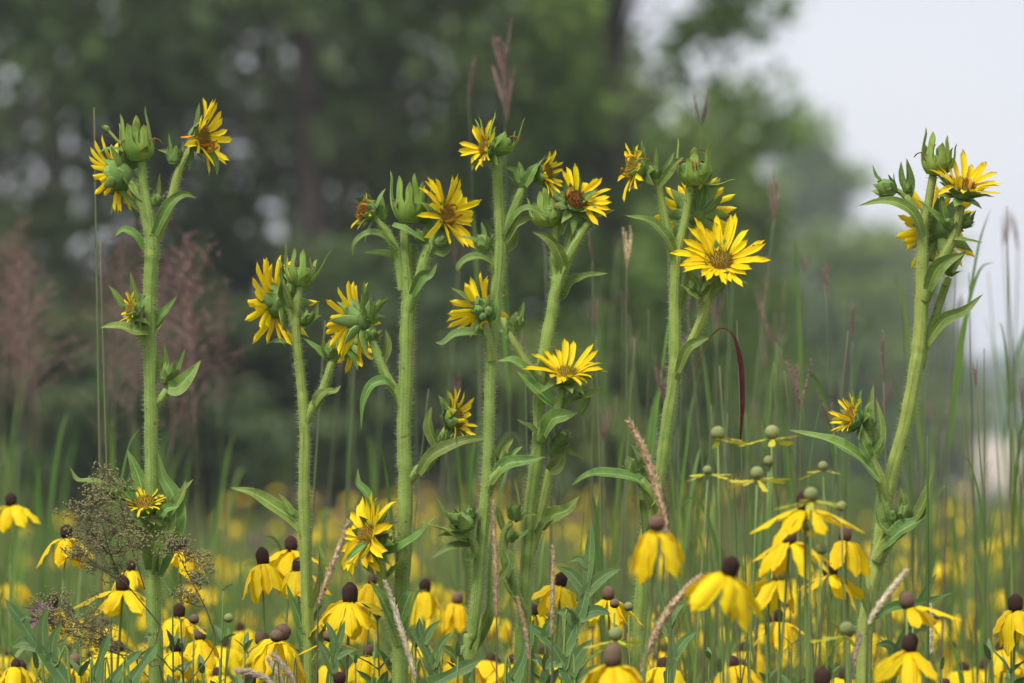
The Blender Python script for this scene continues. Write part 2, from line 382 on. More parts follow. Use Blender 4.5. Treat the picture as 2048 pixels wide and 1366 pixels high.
def ray_mesh(name, bend, tw, curl=0, wd=.20, cup=.5):
    c = [Vector((.05 * math.sin(t * 3 + tw * 4), t, bend * t * t + curl * t ** 3)) for t in np.linspace(0, 1, 9)]
    g = Grids(); ribbon(g, c, wd, Vector((0, 0, 1)), prof_ray, cup, .04, 5, tw, tw * 9, .25); return g.mesh(name)
RAYS = [ray_mesh('ray', b, t) for b, t in ((-.10, .1), (-.22, -.3), (.06, .2), (-.05, -.1), (-.30, .4), (.12, -.25))]
def curl_mesh(name, k, tw):
    c = []; p = Vector((0, 0, 0)); a = .1
    for i in range(12):
        c.append(p.copy()); p = p + Vector((.02 * math.sin(i), math.cos(a), math.sin(a))) * .11; a += k
    g = Grids(); ribbon(g, c, .12, Vector((0, 0, 1)), prof_ray, 1.2, .10, 5, tw, tw * 7); return g.mesh(name)
OLDS = [curl_mesh('old_ray', k, t) for k, t in ((.35, 1.2), (.22, -1.5), (-.25, 2.0))]

def disc_mesh(name, seed, n=70, hgt=.5):
    rs = random.Random(seed); g = Grids(); rows = []
    for i in range(7):
        a = i / 6 * math.pi / 2
        rows.append([(math.cos(a) * math.cos(2 * math.pi * j / 14), math.cos(a) * math.sin(2 * math.pi * j / 14), hgt * math.sin(a)) for j in range(14)])
    g.add(rows, True)
    for k in range(n):
        r = math.sqrt((k + .5) / n) * .95; a = k * 2.39996
        b = Vector((r * math.cos(a), r * math.sin(a), hgt * math.sqrt(max(0, 1 - r * r)) * .9))
        d = (Vector((b.x * .5 + rs.gauss(0, .15), b.y * .5 + rs.gauss(0, .15), .8))).normalized() * rs.uniform(.22, .45)
        q = [b, b + d * .7, b + d]; x = d.orthogonal().normalized(); y = d.cross(x).normalized()
        g.add([[p + (x * math.cos(j * 1.571) + y * math.sin(j * 1.571)) * rr for j in range(4)] for p, rr in zip(q, (.05, .065, .01))], True)
    return g.mesh(name)
DISC = disc_mesh('disc', 1); DISCO = disc_mesh('old_disc', 2, 90, .55)

def cup_mesh(name, prof, seg=18):
    g = Grids(); g.add([[(r * (1 + .04 * math.cos(5 * 2 * math.pi * j / seg)) * math.cos(2 * math.pi * j / seg), r * (1 + .04 * math.cos(5 * 2 * math.pi * j / seg)) * math.sin(2 * math.pi * j / seg), z) for j in range(seg)] for r, z in prof], True)
    return g.mesh(name)
CUP = cup_mesh('cup', [(.02, -.78), (.30, -.74), (.62, -.62), (.88, -.34), (1.0, 0), (.96, .22), (.6, .28), (.02, .25)])
CUPS = cup_mesh('seed_cup', [(.02, -.92), (.32, -.88), (.66, -.70), (.86, -.36), (.88, .05), (.78, .35), (.6, .45), (.02, .4)])
CUPB = cup_mesh('bud_cup', [(.02, -.8), (.4, -.74), (.8, -.4), (.95, 0), (.85, .5), (.55, .95), (.2, 1.2), (.02, 1.25)])

HAIR_RS = np.random.default_rng(5)
def hairs_on(curves, name, parent, dens=2.2, ln=(.0035, .0078)):
    """bristles standing off stems: curves = [(points, radii)]"""
    vs = []; fs = []; rs = HAIR_RS
    for c, radii in curves:
        fr = frames(c, Vector((0.3, -1, 0.2))); n = len(c)
        for i in range(n - 1):
            seg = (c[i + 1] - c[i]).length; r = lerps(radii, i / (n - 1))
            for _ in range(rs.poisson(seg * 1000 * dens * (.5 + r / .012))):
                t, nn, b = fr[i]; s = rs.random(); a = rs.random() * 6.2832
                o = nn * math.cos(a) + b * math.sin(a); p = c[i].lerp(c[i + 1], s) + o * r * .95
                d = (o + t * rs.normal(.05, .28) + t.cross(o) * rs.normal(0, .25)).normalized() * rs.uniform(*ln)
                x = d.orthogonal().normalized() * .00017; y = d.cross(x).normalized() * .00017; k = len(vs)
                vs += [p + x, p - x * .5 + y * .87, p - x * .5 - y * .87, p + d]
                fs += [(k, k + 1, k + 3), (k + 1, k + 2, k + 3), (k + 2, k, k + 3)]
    if vs:
        tag(link('hair', np_mesh(name, [tuple(v) for v in vs], fs), 'hair', parent), kind='stuff')

CAT = lambda x: {'ray': 'ray_petal'}.get(x, x)
class Plant:
    def __init__(s, label, u, d, sink=0.0, name='compass_plant', cat='wildflower', group='compass plants in bloom'):
        b = P(u, 1366, d); s.d = d; s.px = d / F
        s.base = Vector((b.x, b.y, 0)); s.o = empty(name, s.base); tag(s.o, label, cat, group)
        s.r = random.Random(int(u * 7 + d * 100))
    def p(s, q): return P(q[0], q[1], s.d + (q[2] if len(q) > 2 else 0) * .01) - s.base
    def stem(s, pts, ws, ground=False, name='stem', dens=3.4, mat='stem'):
        q = [s.p(x) for x in pts]
        ws = list(ws)
        if ground:
            a = q[0]; q = [Vector((0, 0, -.03)), Vector((a.x * .5, a.y * .5, a.z * .55))] + q; ws = [ws[0] * 1.05, ws[0] * 1.05] + ws
        n = max(8, int(sum((q[i + 1] - q[i]).length for i in range(len(q) - 1)) / .012))
        c = spline(q, n); rad = [x * s.px * .5 for x in ws]
        # radii follow the control points
        rr = [lerps(rad, i / (n - 1)) for i in range(n)]
        g = Grids(); tube(g, c, [x * (1 + .05 * math.sin(i * .9 + s.d * 50) * math.sin(i * .23)) for i, x in enumerate(rr)], 20, .03, .035)
        o = link(name, g.mesh(name), mat, s.o)
        vis = [i for i in range(n) if c[i].z > .95]
        if vis and dens: hairs_on([(c[vis[0]:], rr[vis[0]:])], 'hair', o, dens)
        return o
    def branch(s, pts, ws, **k): return s.stem(pts, ws, name='branch', **k)
    def leaf(s, pts, w, hint=(0, .75, .65), cup=.45, wave=.05, twist=None, mat='leaf', prof=prof_lance):
        c = spline([s.p(x) for x in pts], 18); g = Grids()
        tw = s.r.uniform(-.35, .35) if twist is None else twist
        ribbon(g, c, w * s.px, Vector((hint[0], -hint[2], hint[1])), prof, cup, wave, 7, tw, s.r.random() * 6)
        return link('leaf', g.mesh('leaf'), mat, s.o)
    def frame(s, dr):
        z = Vector((dr[0], -dr[2], dr[1])).normalized(); up = Vector((0, 0, 1))
        if abs(z.dot(up)) > .9: up = Vector((0, 1, 0))
        x = (up - z * up.dot(z)).normalized()
        return Matrix((x, z.cross(x), z)).transposed()
    def open(s, u, v, dr, Rp=24, L=50, n=22, w=0, el=18, ej=14, rd=.82, old=0, disc='disc', arc=None, nb=8, bl=1.5, bang=(55, 105), rw=1.0, short=None):
        """flower head whose cup centre is at (u, v); dr = facing (right, up, towards the viewer)"""
        r_ = s.r; rm = s.frame(dr); Rm = Rp * s.px; n = int(n * 1.25)
        h = link('flower_head', CUP, 'cup', s.o, M4(rm, s.p((u, v, w)), (Rm,) * 3))
        link('disc', DISC if disc == 'disc' else DISCO, disc, h, Matrix.Translation((0, 0, .2)) @ Matrix.Diagonal((rd, rd, rd, 1)))
        for k in range(n):
            ph = 360 * (k + r_.uniform(-.3, .3)) / n
            if arc and not any(a0 <= ph % 360 <= a1 for a0, a1 in arc): continue
            if r_.random() < .05: continue
            e = R(el + r_.gauss(0, ej * .75)); a = R(ph)
            rad = Vector((math.cos(a), math.sin(a), 0)); z = Vector((0, 0, 1))
            y = rad * math.cos(e) + z * math.sin(e); nz = z * math.cos(e) - rad * math.sin(e)
            ln = L / Rp * r_.choice((.68, .85, .95, 1.0, 1.06, 1.1)) * r_.uniform(.93, 1.04)
            if short and short[0] <= ph % 360 <= short[1]: ln *= short[2]
            isold = r_.random() < old
            me = r_.choice(OLDS) if isold else r_.choice(RAYS)
            wd = L / Rp * rw * r_.uniform(.85, 1.15)
            link('ray_petal', me, 'rayold' if isold else 'ray', h, M4(rot_to(y, nz), rad * (rd * .95) + z * (.22 + .06 * (k % 2)), (wd, ln * (.6 if isold else 1), wd * (.7 if isold else 1))))
        for ring in (0, 1):
            for k in range(nb):
                a = 6.2832 * (k + .5 * ring + r_.uniform(-.25, .25)) / nb
                rad = Vector((math.cos(a), math.sin(a), 0)); z = Vector((0, 0, 1))
                th = R(r_.uniform(*bang)) if ring == 0 else R(r_.uniform(20, 55))
                y = rad * math.sin(th) + z * math.cos(th); nz = z * math.sin(th) - rad * math.cos(th)
                ln = bl * r_.uniform(.75, 1.2) * (1 if ring == 0 else .7)
                link('bract', r_.choice(BRO if ring == 0 and r_.random() < .5 else BR), 'bract', h,
                     M4(rot_to(y, nz), rad * (.66 if ring == 0 else .86) + z * (-.55 if ring == 0 else -.15), (1.75 + .4 * r_.random(), ln, 1.4)))
        return h
    def seed(s, u, v, dr, Rp, tips, w=0, extra=4, ln=2.2):
        """spent head: a cup crowned by fleshy upright bracts; tips = bract ends in picture pixels"""
        r_ = s.r; rm = s.frame(dr); Rm = Rp * s.px; c0 = s.p((u, v, w))
        h = link('seed_head', CUPS, 'cup', s.o, M4(rm, c0, (Rm,) * 3)); inv = rm.inverted()
        todo = []
        for k, t in enumerate(tips):
            q = inv @ (s.p((t[0], t[1], w + (t[2] if len(t) > 2 else (-1.4, .4, -.7, 1.0, -1.0, .2)[k % 6]))) - c0) / Rm
            todo.append(q)
        for k in range(extra):
            a = 6.2832 * (k + r_.random() * .6) / extra
            todo.append(Vector((math.cos(a) * r_.uniform(.7, 1.15), math.sin(a) * r_.uniform(.7, 1.15), ln * r_.uniform(.65, .9))))
        for q in todo:
            f = Vector((q.x, q.y, 0)); f = f.normalized() * .86 if f.length > .05 else Vector((.5, .3, 0))
            b = Vector((f.x * .62, f.y * .62, -.72)); y = q - b; nz = Vector((-f.x, -f.y, .15))
            link('bract', r_.choice(BRS), 'seedbract', h, M4(rot_to(y, nz), b, (2.1 + .5 * r_.random(), y.length, 1.9)))
        for k in range(7):
            a = 6.2832 * (k + .3 * r_.random()) / 7; f = Vector((math.cos(a), math.sin(a), 0))
            y = f * .55 + Vector((0, 0, 1)); link('bract', BR[k % 4], 'seedbract', h, M4(rot_to(y, -f), f * .55 + Vector((0, 0, -.78)), (2.0, 1.15 * r_.uniform(.8, 1.2), 1.5)))
        for k in range(5):
            a = r_.random() * 6.28; f = Vector((math.cos(a), math.sin(a), 0))
            link('withered_ray', OLDS[k % 3], 'discold', h, M4(rot_to(f + Vector((0, 0, 1.2)), f), f * .7 + Vector((0, 0, .5)), (.9, .8, .9)))
        return h
    def bud(s, u, v, dr, Rp, w=0, n=7, ln=1.9, spread=(5, 38), mat='bract'):
        n += 2; r_ = s.r; rm = s.frame(dr); Rm = Rp * s.px
        h = link('bud', CUPB, 'cup', s.o, M4(rm, s.p((u, v, w)), (Rm * .9,) * 3))
        for ring in range(2):
            for k in range(n if ring == 0 else n - 2):
                a = 6.2832 * (k + .5 * ring + r_.uniform(-.2, .2)) / n
                rad = Vector((math.cos(a), math.sin(a), 0)); z = Vector((0, 0, 1))
                th = R(r_.uniform(*spread)) if ring == 0 else R(r_.uniform(-12, 10))
                y = rad * math.sin(th) + z * math.cos(th); nz = z * math.sin(th) - rad * math.cos(th)
                link('bract', r_.choice(BR), mat, h, M4(rot_to(y, nz), rad * (.7 if ring == 0 else .85) - z * (.6 if ring == 0 else .2), (2.2, ln * r_.uniform(.75, 1.15), 1.4)))
        return h

# --- plant A: forked top, three heads, whorl of leaves low down
a = Plant('tall compass plant forking into three heads, a leafy yellow whorl beside brown panicle', 308, 7.0)
a.stem([(312, 1366), (308, 1250), (305, 1120), (303, 960), (302, 800), (299, 650), (301, 560), (304, 500), (298, 440), (288, 375), (283, 318)], [31, 30, 29, 28, 27, 27, 28, 31, 27, 18, 17], True)
a.branch([(303, 500), (313, 470), (333, 425), (346, 392), (356, 347), (372, 314), (390, 288)], [24, 24, 23, 20, 18, 16, 14])
a.branch([(296, 450), (286, 418), (276, 398), (268, 374), (252, 358)], [22, 18, 16, 15, 12])
a.seed(278, 296, (-.03, 1, .05), 31, [(242, 226, -1.6), (236, 246, .6), (272, 230, 1.0), (288, 211, -.3), (256, 245, -2.2), (301, 262, -.5), (290, 250, -2.0)], extra=3)
a.leaf([(253, 306), (228, 298), (205, 303), (193, 316)], 15, (0, .9, .4))
a.branch([(246, 292), (228, 274), (214, 258)], [5, 6, 6], dens=0)
a.bud(213, 257, (-.6, .8, .1), 7, n=5, ln=1.9, spread=(0, 6), mat='seedbract')
a.open(240, 350, (-.82, -.25, -.52), 33, 56, 20, w=.5, el=8, bl=1.25, bang=(70, 120), arc=[(0, 360)])
a.leaf([(276, 420), (258, 400), (238, 380), (216, 363)], 15, (-.3, .8, .5))
a.leaf([(240, 395, 1), (228, 412, 1), (222, 432, 1)], 11)
a.open(398, 277, (.93, .08, .34), 27, 62, 20, el=20, disc='disc', old=.22, bl=1.7, bang=(40, 110), nb=7)
a.leaf([(393, 268), (397, 235), (399, 203)], 15, (-.6, .2, .7), twist=0)
a.leaf([(422, 300), (432, 325), (434, 352)], 13, (.2, .3, .9), twist=0)
a.bud(349, 318, (.02, 1, .1), 17, n=7, ln=2.0)
a.leaf([(345, 325), (336, 305), (314, 299)], 12, (-.2, .9, .4)); a.leaf([(345, 310), (339, 290), (337, 265)], 9); a.leaf([(358, 312), (366, 296), (366, 282)], 9)
a.leaf([(310, 470, -.8), (325, 436, -1.2), (342, 406, -1.4), (368, 389, -1.2), (394, 397, -.8)], 25, (.1, .75, .7), .5)
a.leaf([(287, 500, -.5), (270, 471, -1), (247, 460, -1), (228, 474, -.8)], 20, (0, .8, .6))
a.bud(312, 402, (.4, .9, .2), 13, n=5); a.leaf([(310, 404), (317, 378), (319, 346)], 11, (.2, .4, .9))
a.open(268, 620, (-.9, .12, .3), 20, 27, 16, el=30, bl=1.7, nb=7, w=-1)
a.leaf([(296, 664, -1.2), (270, 662, -2), (235, 652, -2.3), (199, 656, -2)], 26, (0, .55, .85), .4); a.leaf([(303, 655), (322, 632), (338, 615), (354, 592)], 20, (.1, .7, .7))
a.leaf([(245, 614, .5), (232, 592, .5), (217, 570, .5)], 15); a.leaf([(284, 604, .6), (270, 580, .6), (260, 541, .6)], 15, (-.4, .3, .8)); a.branch([(292, 690), (279, 655), (272, 630)], [22, 19, 14])
a.leaf([(300, 650, -1.2), (284, 644, -1.8), (262, 640, -2)], 22); a.leaf([(306, 660), (315, 650), (330, 637)], 22, (.2, .6, .8))
a.branch([(303, 812), (320, 800), (334, 780)], [16, 17, 15]); a.bud(334, 755, (.1, 1, .1), 18, n=7, ln=2.2)
a.leaf([(335, 770), (331, 735), (328, 684)], 21, (0, .2, 1), .4); a.leaf([(345, 762), (356, 730), (371, 697)], 15, (.2, .4, .9)); a.leaf([(326, 760), (318, 730), (311, 700)], 13)
a.leaf([(336, 776, -.8), (356, 774, -1), (378, 752, -1), (402, 720, -.6)], 36, (-.3, .15, .95), .35, .02, 0)
a.open(290, 1012, (-.12, .85, .52), 25, 30, 20, w=-1.6, el=25, ej=10, bl=1.5)
a.leaf([(300, 1018, -1), (252, 1000, -1.8), (190, 970, -1.8), (153, 962, -1.5), (138, 932, -1.2)], 30, (0, .8, .6), .6); a.leaf([(286, 990), (276, 950), (254, 898)], 27, (-.2, .2, .95), .3)
a.leaf([(270, 1000), (240, 975), (220, 947)], 19); a.leaf([(262, 1003, -1.5), (225, 990, -2.5), (196, 1000, -2.4)], 17)
a.leaf([(312, 1150, -1.5), (335, 1090, -1.9), (351, 1040, -2), (346, 990, -1.6), (326, 955, -1.2), (315, 901, -1)], 40, (.5, .2, .85), .5)
a.leaf([(330, 1010, -1), (356, 992, -1), (388, 957, -.8)], 20); a.leaf([(306, 1110, -1.6), (280, 1070, -2.2), (242, 1053, -2.2)], 30, (0, .7, .7)); a.leaf([(305, 1140, -1.5), (310, 1090, -2.6), (335, 1050, -2.9), (300, 1035, -3.0)], 46, (0, .4, .9))
a.bud(334, 1012, (.5, .8, .2), 17, n=6, w=-1); a.bud(232, 990, (-.4, .9, .2), 14, n=6, w=-1.5); a.leaf([(268, 1000, -1.5), (256, 970, -2), (262, 940, -2)], 20); a.leaf([(300, 1060, -2.4), (270, 1040, -3), (246, 1030, -3)], 22); a.leaf([(318, 1050, -2.4), (330, 1020, -3.2), (360, 1012, -3)], 24); a.leaf([(340, 1030, -2), (364, 990, -2), (372, 960, -2)], 18); a.leaf([(250, 1000, -2), (215, 985, -2.4), (205, 960, -2.2)], 18)
a.bud(338, 1000, (.5, .8, .2), 12, n=5); a.bud(250, 985, (-.5, .8, .2), 15, n=6)
a.leaf([(305, 1366, 1), (272, 1320, -3), (313, 1289, -7)], 10)

# --- plant B: slim, single spent crown and a flower seen from behind
b = Plant('slim compass plant with spent crown on top and a flower turned away below it', 612, 7.02)
b.stem([(620, 1366), (616, 1250), (611, 1100), (608, 980), (610, 880), (607, 815), (601, 750), (594, 685), (592, 627), (599, 572)], [25, 24, 24, 23, 22, 21, 20, 19, 18, 16], True)
b.seed(601, 548, (.03, 1, .1), 27, [(569, 484, .4), (588, 495, -1.2), (606, 498, -1.3), (657, 496, -.5), (561, 513, .9), (627, 516, .7)], extra=2, ln=1.8)
b.open(560, 607, (-.78, -.08, -.55), 31, 74, 24, w=1.0, el=4, bl=1.6, bang=(60, 120))
b.branch([(588, 650), (580, 625), (566, 608)], [16, 15, 13]); b.leaf([(584, 612, -1), (575, 585, -1.4), (566, 556, -1.2)], 18, (-.5, .2, .8)); b.bud(581, 580, (-.4, .9, .1), 13, n=5)
b.bud(612, 640, (.5, .85, .1), 14, n=5); b.leaf([(604, 655), (628, 632), (636, 598)], 15, (.3, .3, .9)); b.leaf([(605, 650), (624, 640), (642, 630)], 12)
b.leaf([(588, 690), (560, 683), (532, 686)], 14); b.branch([(609, 850), (618, 826), (634, 803), (649, 775), (660, 738), (665, 720)], [20, 20, 20, 19, 18, 15])
b.bud(660, 705, (.05, 1, .1), 17, n=7); b.leaf([(655, 720), (632, 697), (606, 676)], 18); b.leaf([(664, 712), (667, 690), (670, 664)], 13); b.leaf([(652, 705), (645, 690), (646, 668)], 11)
b.branch([(664, 722), (680, 704), (694, 690)], [12, 12, 10]); b.open(700, 686, (.35, -.1, -.9), 20, 42, 16, w=1.2, el=12, bl=1.6); b.leaf([(690, 700), (705, 715), (716, 742)], 12); b.leaf([(640, 800, -.8), (656, 785, -1), (670, 782, -1), (683, 770, -.8)], 16); b.leaf([(629, 812, -1), (640, 790, -1.4), (657, 778, -1.3)], 22)
b.leaf([(609, 1072), (594, 1045), (548, 1012), (505, 986), (457, 974)], 32, (0, .75, .65), .5, .09); b.leaf([(585, 1030, -.5), (572, 1008, -.5), (558, 987, -.5)], 15)
b.leaf([(616, 1290), (596, 1230), (572, 1164)], 22, (-.4, .2, .9)); b.leaf([(620, 1215, -.8), (636, 1170, -1), (642, 1120, -1), (632, 1078, -.6)], 22, (.6, .2, .8)); b.leaf([(622, 1330), (650, 1270, -1), (668, 1225, -1)], 26)

# --- plant C: thick stem, crowded top
c_ = Plant('thick compass plant with a crowded top of spent crown, withered head and tilted flower', 805, 6.96)
c_.stem([(800, 1366), (803, 1200), (808, 1080), (811, 960), (808, 870), (812, 766), (815, 653), (817, 600), (812, 530), (810, 470), (816, 430)], [32, 31, 31, 30, 29, 29, 30, 30, 22, 18, 17], True)
c_.seed(818, 420, (.02, 1, .05), 31, [(779, 341, .5), (800, 350, -1.6), (830, 346, .6), (847, 362, -1.4), (870, 357, .2), (820, 362, -2), (862, 372, -1)], extra=3)
c_.branch([(806, 580), (798, 520), (786, 488), (771, 460), (752, 436), (738, 424)], [20, 21, 20, 18, 15, 12])
c_.open(735, 422, (-.9, .15, .32), 23, 32, 14, el=25, old=.75, disc='discold', bl=2.0, bang=(35, 90), nb=6)
c_.bud(766, 432, (-.1, 1, .1), 14, n=5, ln=2.1); c_.leaf([(766, 440), (764, 412), (763, 381)], 13, (0, .2, 1))
c_.leaf([(792, 500, -.8), (760, 469, -1.4), (729, 470, -1.5), (709, 488, -1.4), (705, 514, -1.1)], 18, (0, .8, .6)); c_.leaf([(795, 522), (770, 508), (728, 505)], 20)
c_.leaf([(785, 450, -1.5), (815, 462, -2.2), (852, 484, -2)], 18); c_.branch([(818, 620, -.3), (830, 580, -.8), (842, 552, -1), (850, 515, -1), (860, 488, -1)], [20, 24, 24, 24, 20]); c_.branch([(822, 590, 1.5), (828, 530, 1.8), (826, 490, 1.8)], [14, 15, 14])
c_.leaf([(824, 590, -2), (842, 556, -2.4), (860, 546, -2.2), (874, 524, -1.8)], 24, (.2, .5, .8)); c_.bud(844, 476, (-.3, .9, .3), 14, w=-1); c_.bud(880, 484, (.9, .25, .2), 15, w=-1, n=6, ln=1.9, spread=(0, 12)); c_.branch([(858, 495, -1), (872, 465, -1), (884, 445, -1)], [15, 13, 13])
c_.leaf([(862, 500, -1), (885, 510, -1), (905, 498, -1)], 15)
c_.open(888, 434, (.84, .24, .48), 25, 68, 25, w=-1, el=18, ej=16, old=.03)
c_.bud(848, 440, (.2, .9, -.2), 12, w=1.4); c_.leaf([(845, 470, .5), (862, 450, .5), (890, 440, .8)], 12)
c_.branch([(809, 830), (800, 795), (780, 766), (764, 735), (750, 694), (735, 660)], [20, 21, 20, 18, 17, 14])
c_.open(718, 640, (-.68, .12, -.70), 27, 62, 18, w=.6, el=22, bl=1.9, bang=(40, 100)); c_.bud(735, 630, (.2, 1, .1), 17, n=7, ln=2.2); c_.bud(742, 672, (.3, .7, .4), 15, n=6)
c_.leaf([(728, 630), (729, 600), (728, 560)], 15, (0, .2, 1)); c_.leaf([(738, 630), (750, 612), (762, 597)], 14); c_.leaf([(765, 725), (775, 690), (771, 658)], 18, (.5, .2, .8)); c_.leaf([(745, 640), (742, 615), (741, 588)], 12)
c_.leaf([(786, 778, -.8), (768, 762, -1.4), (742, 772, -1.7), (727, 805, -1.6), (722, 860, -1.3)], 23, (-.2, .8, .6), .4)
c_.branch([(810, 975), (824, 950), (848, 935), (868, 910), (880, 880), (895, 855)], [22, 24, 22, 18, 15, 12]); c_.open(906, 838, (.86, .22, .35), 25, 42, 18, el=32, bl=1.7, bang=(20, 80))
c_.leaf([(838, 948, -1.2), (868, 908, -2), (928, 882, -2.2), (994, 874, -1.8)], 28, (0, .65, .75), .4); c_.leaf([(872, 892, -1), (858, 850, -1), (863, 812, -1)], 24, (-.5, .2, .9)); c_.leaf([(895, 828), (886, 806), (877, 791)], 14); c_.leaf([(905, 820), (900, 800), (894, 780)], 15); c_.bud(885, 878, (.4, .8, .3), 14, w=-1)
c_.branch([(798, 1290, -.5), (775, 1220, -1.5), (764, 1150, -2), (756, 1100, -2), (742, 1076, -2)], [18, 20, 20, 19, 16])
c_.open(740, 1074, (-.78, .24, .56), 27, 70, 24, w=-2, el=14, ej=10, bl=1.8, rw=1.15)
for q, wd in (([(745, 1080, -2), (765, 1040, -2.5), (782, 1010, -2.5)], 20), ([(770, 1110, -2), (830, 1078, -3), (871, 1032, -3)], 26), ([(765, 1060, -2), (735, 990, -2.4), (716, 965, -2.2), (716, 936, -2)], 18), ([(735, 1085, -3), (710, 1105, -3.4), (688, 1125, -3.2)], 17),
              ([(752, 1090, -2.5), (760, 1072, -3.5), (790, 1062, -3.4)], 28), ([(745, 1108, -2.5), (735, 1125, -3.2), (748, 1150, -3.2)], 26), ([(770, 1160, -2), (790, 1140, -3), (800, 1120, -3)], 26), ([(760, 1110, -2.5), (775, 1090, -3), (770, 1055, -3)], 24)):
    c_.leaf(q, wd)
c_.bud(768, 1085, (.3, .9, .2), 17, w=-2.4); c_.leaf([(790, 1260, -2), (765, 1200, -3), (738, 1160, -3)], 26); c_.leaf([(798, 1250, -1.8), (815, 1200, -2.4), (825, 1180, -2.2)], 30)

# --- plant D: tallest of the close pair, leaf arms to both sides
d_ = Plant('tall compass plant topped by upright green bracts and a small flower turned sideways', 950, 6.90)
d_.stem([(938, 1366), (946, 1267), (957, 1156), (967, 1045), (976, 934), (979, 813), (982, 725), (991, 608), (1000, 520), (1001, 460), (997, 384), (994, 312)], [26, 25, 25, 24, 23, 22, 23, 25, 26, 23, 21, 20], True)
d_.seed(1000, 287, (.05, 1, .1), 27, [(956, 234, .3), (964, 229, -.6), (989, 222, -.4), (1049, 233, -.2), (1010, 262, -1.8), (985, 262, -1.6), (1020, 280, -1.5)], extra=2, ln=1.5)
d_.open(974, 296, (-.86, .12, .48), 19, 48, 18, w=-1.2, el=28, bl=1.7, short=(120, 230, .7)); d_.leaf([(972, 306), (952, 322), (943, 342)], 13); d_.leaf([(985, 330, -1), (976, 312, -1.4), (974, 296, -1.3)], 20)
d_.branch([(1003, 480), (1014, 455), (1029, 418), (1043, 382), (1050, 366)], [18, 20, 19, 18, 16]); d_.branch([(1052, 366), (1070, 356), (1082, 350)], [14, 14, 12])
d_.open(1086, 349, (.88, .08, .38), 24, 34, 16, el=42, ej=8, bl=1.5, bang=(15, 60)); d_.bud(1044, 362, (-.1, 1, .1), 17, n=7, ln=1.8); d_.leaf([(1040, 365), (1030, 342), (1009, 334)], 14); d_.leaf([(1050, 372, -1), (1064, 345, -1.6), (1078, 325, -1.4)], 24, (-.2, .4, .9)); d_.leaf([(1044, 350), (1040, 335), (1038, 322)], 12)
d_.leaf([(1010, 470, -.8), (1030, 434, -1.3), (1056, 417, -1.6), (1084, 428, -1.6), (1104, 435, -1.3)], 19, (0, .85, .5)); d_.leaf([(1012, 485, -.6), (1030, 450, -1.2), (1048, 440, -1.3), (1066, 436, -1.2)], 20, (.1, .7, .7)); d_.leaf([(1010, 500), (1024, 480), (1036, 458)], 26, (.5, .3, .8))
d_.branch([(992, 545, .5), (984, 510, .6), (974, 490, .6)], [18, 18, 16]); d_.bud(968, 488, (-.3, .9, .2), 18, n=7, ln=1.5); d_.leaf([(962, 488), (940, 478), (917, 473)], 13); d_.leaf([(970, 478), (966, 460), (962, 442)], 11)
d_.leaf([(985, 528, -.6), (958, 514, -1.1), (932, 520, -1.2), (917, 535, -1.2), (922, 551, -1)], 19, (0, .8, .6))
d_.branch([(984, 720, -.4), (977, 680, -1.0), (970, 648, -1.2)], [20, 18, 16]); d_.open(966, 618, (-.55, .35, -.75), 19, 62, 17, w=-.8, el=22, bl=1.4); d_.bud(958, 622, (-.4, .7, .55), 12, w=-2.2, n=6, ln=1.3); d_.bud(976, 624, (.2, .7, .6), 12, w=-2.2, n=6, ln=1.3); d_.bud(966, 634, (0, .5, .8), 10, w=-2.4, n=6, ln=1.2)
d_.leaf([(984, 676, -.8), (950, 666, -1.6), (912, 670, -1.8), (886, 687, -1.8), (869, 685, -1.7)], 25, (0, .7, .7)); d_.leaf([(945, 608, -1), (926, 592, -1.2), (902, 575, -1.2)], 17); d_.leaf([(985, 640, -1.8), (990, 615, -2.2), (991, 590, -2)], 16, (0, .1, 1)); d_.leaf([(960, 640, -1.5), (952, 655, -1.8), (947, 666, -1.8)], 12)
d_.branch([(976, 985), (986, 958, -.8), (1004, 934, -1.2)], [20, 20, 18]); d_.leaf([(982, 966, -1.2), (1012, 930, -1.8), (1050, 922, -2), (1092, 914, -1.8)], 30, (0, .7, .7)); d_.leaf([(1000, 936, -.8), (1004, 900, -1), (1028, 875, -1)], 26, (.3, .3, .9)); d_.leaf([(1012, 930, -.8), (1026, 910, -.8), (1045, 892, -.8)], 17); d_.bud(1008, 918, (.2, .9, .2), 14, w=-.8)
d_.branch([(958, 1135), (950, 1095, -.5), (938, 1068, -1)], [18, 18, 16]); d_.bud(930, 1048, (-.45, .8, .3), 24, w=-1, n=9, ln=1.7, spread=(15, 60)); d_.bud(915, 1040, (-.6, .7, .2), 15, w=-1.5, n=7); d_.bud(940, 1030, (.1, 1, .2), 13, w=-1, n=6)
for q, wd in (([(925, 1060, -1), (898, 1040, -1.5), (863, 985, -1.4)], 22), ([(928, 1040, -1), (922, 1015, -1), (924, 996, -1)], 13), ([(940, 1090, -1), (905, 1095, -2), (860, 1118, -2)], 24), ([(935, 1075, -1.5), (900, 1070, -2), (875, 1072, -2)], 19), ([(938, 1085, -1), (918, 1080, -2.2), (885, 1060, -2.3), (832, 1042, -2)], 26), ([(948, 1110, -1), (935, 1118, -1.4), (925, 1112, -1.4)], 22)):
    d_.leaf(q, wd)
d_.leaf([(944, 1300, -1), (975, 1230, -2), (982, 1165, -2)], 28, (.5, .2, .8)); d_.leaf([(940, 1330, -1), (960, 1280, -3), (966, 1200, -3)], 26); d_.leaf([(935, 1350, -1), (905, 1310, -2), (880, 1290, -2.4)], 28)

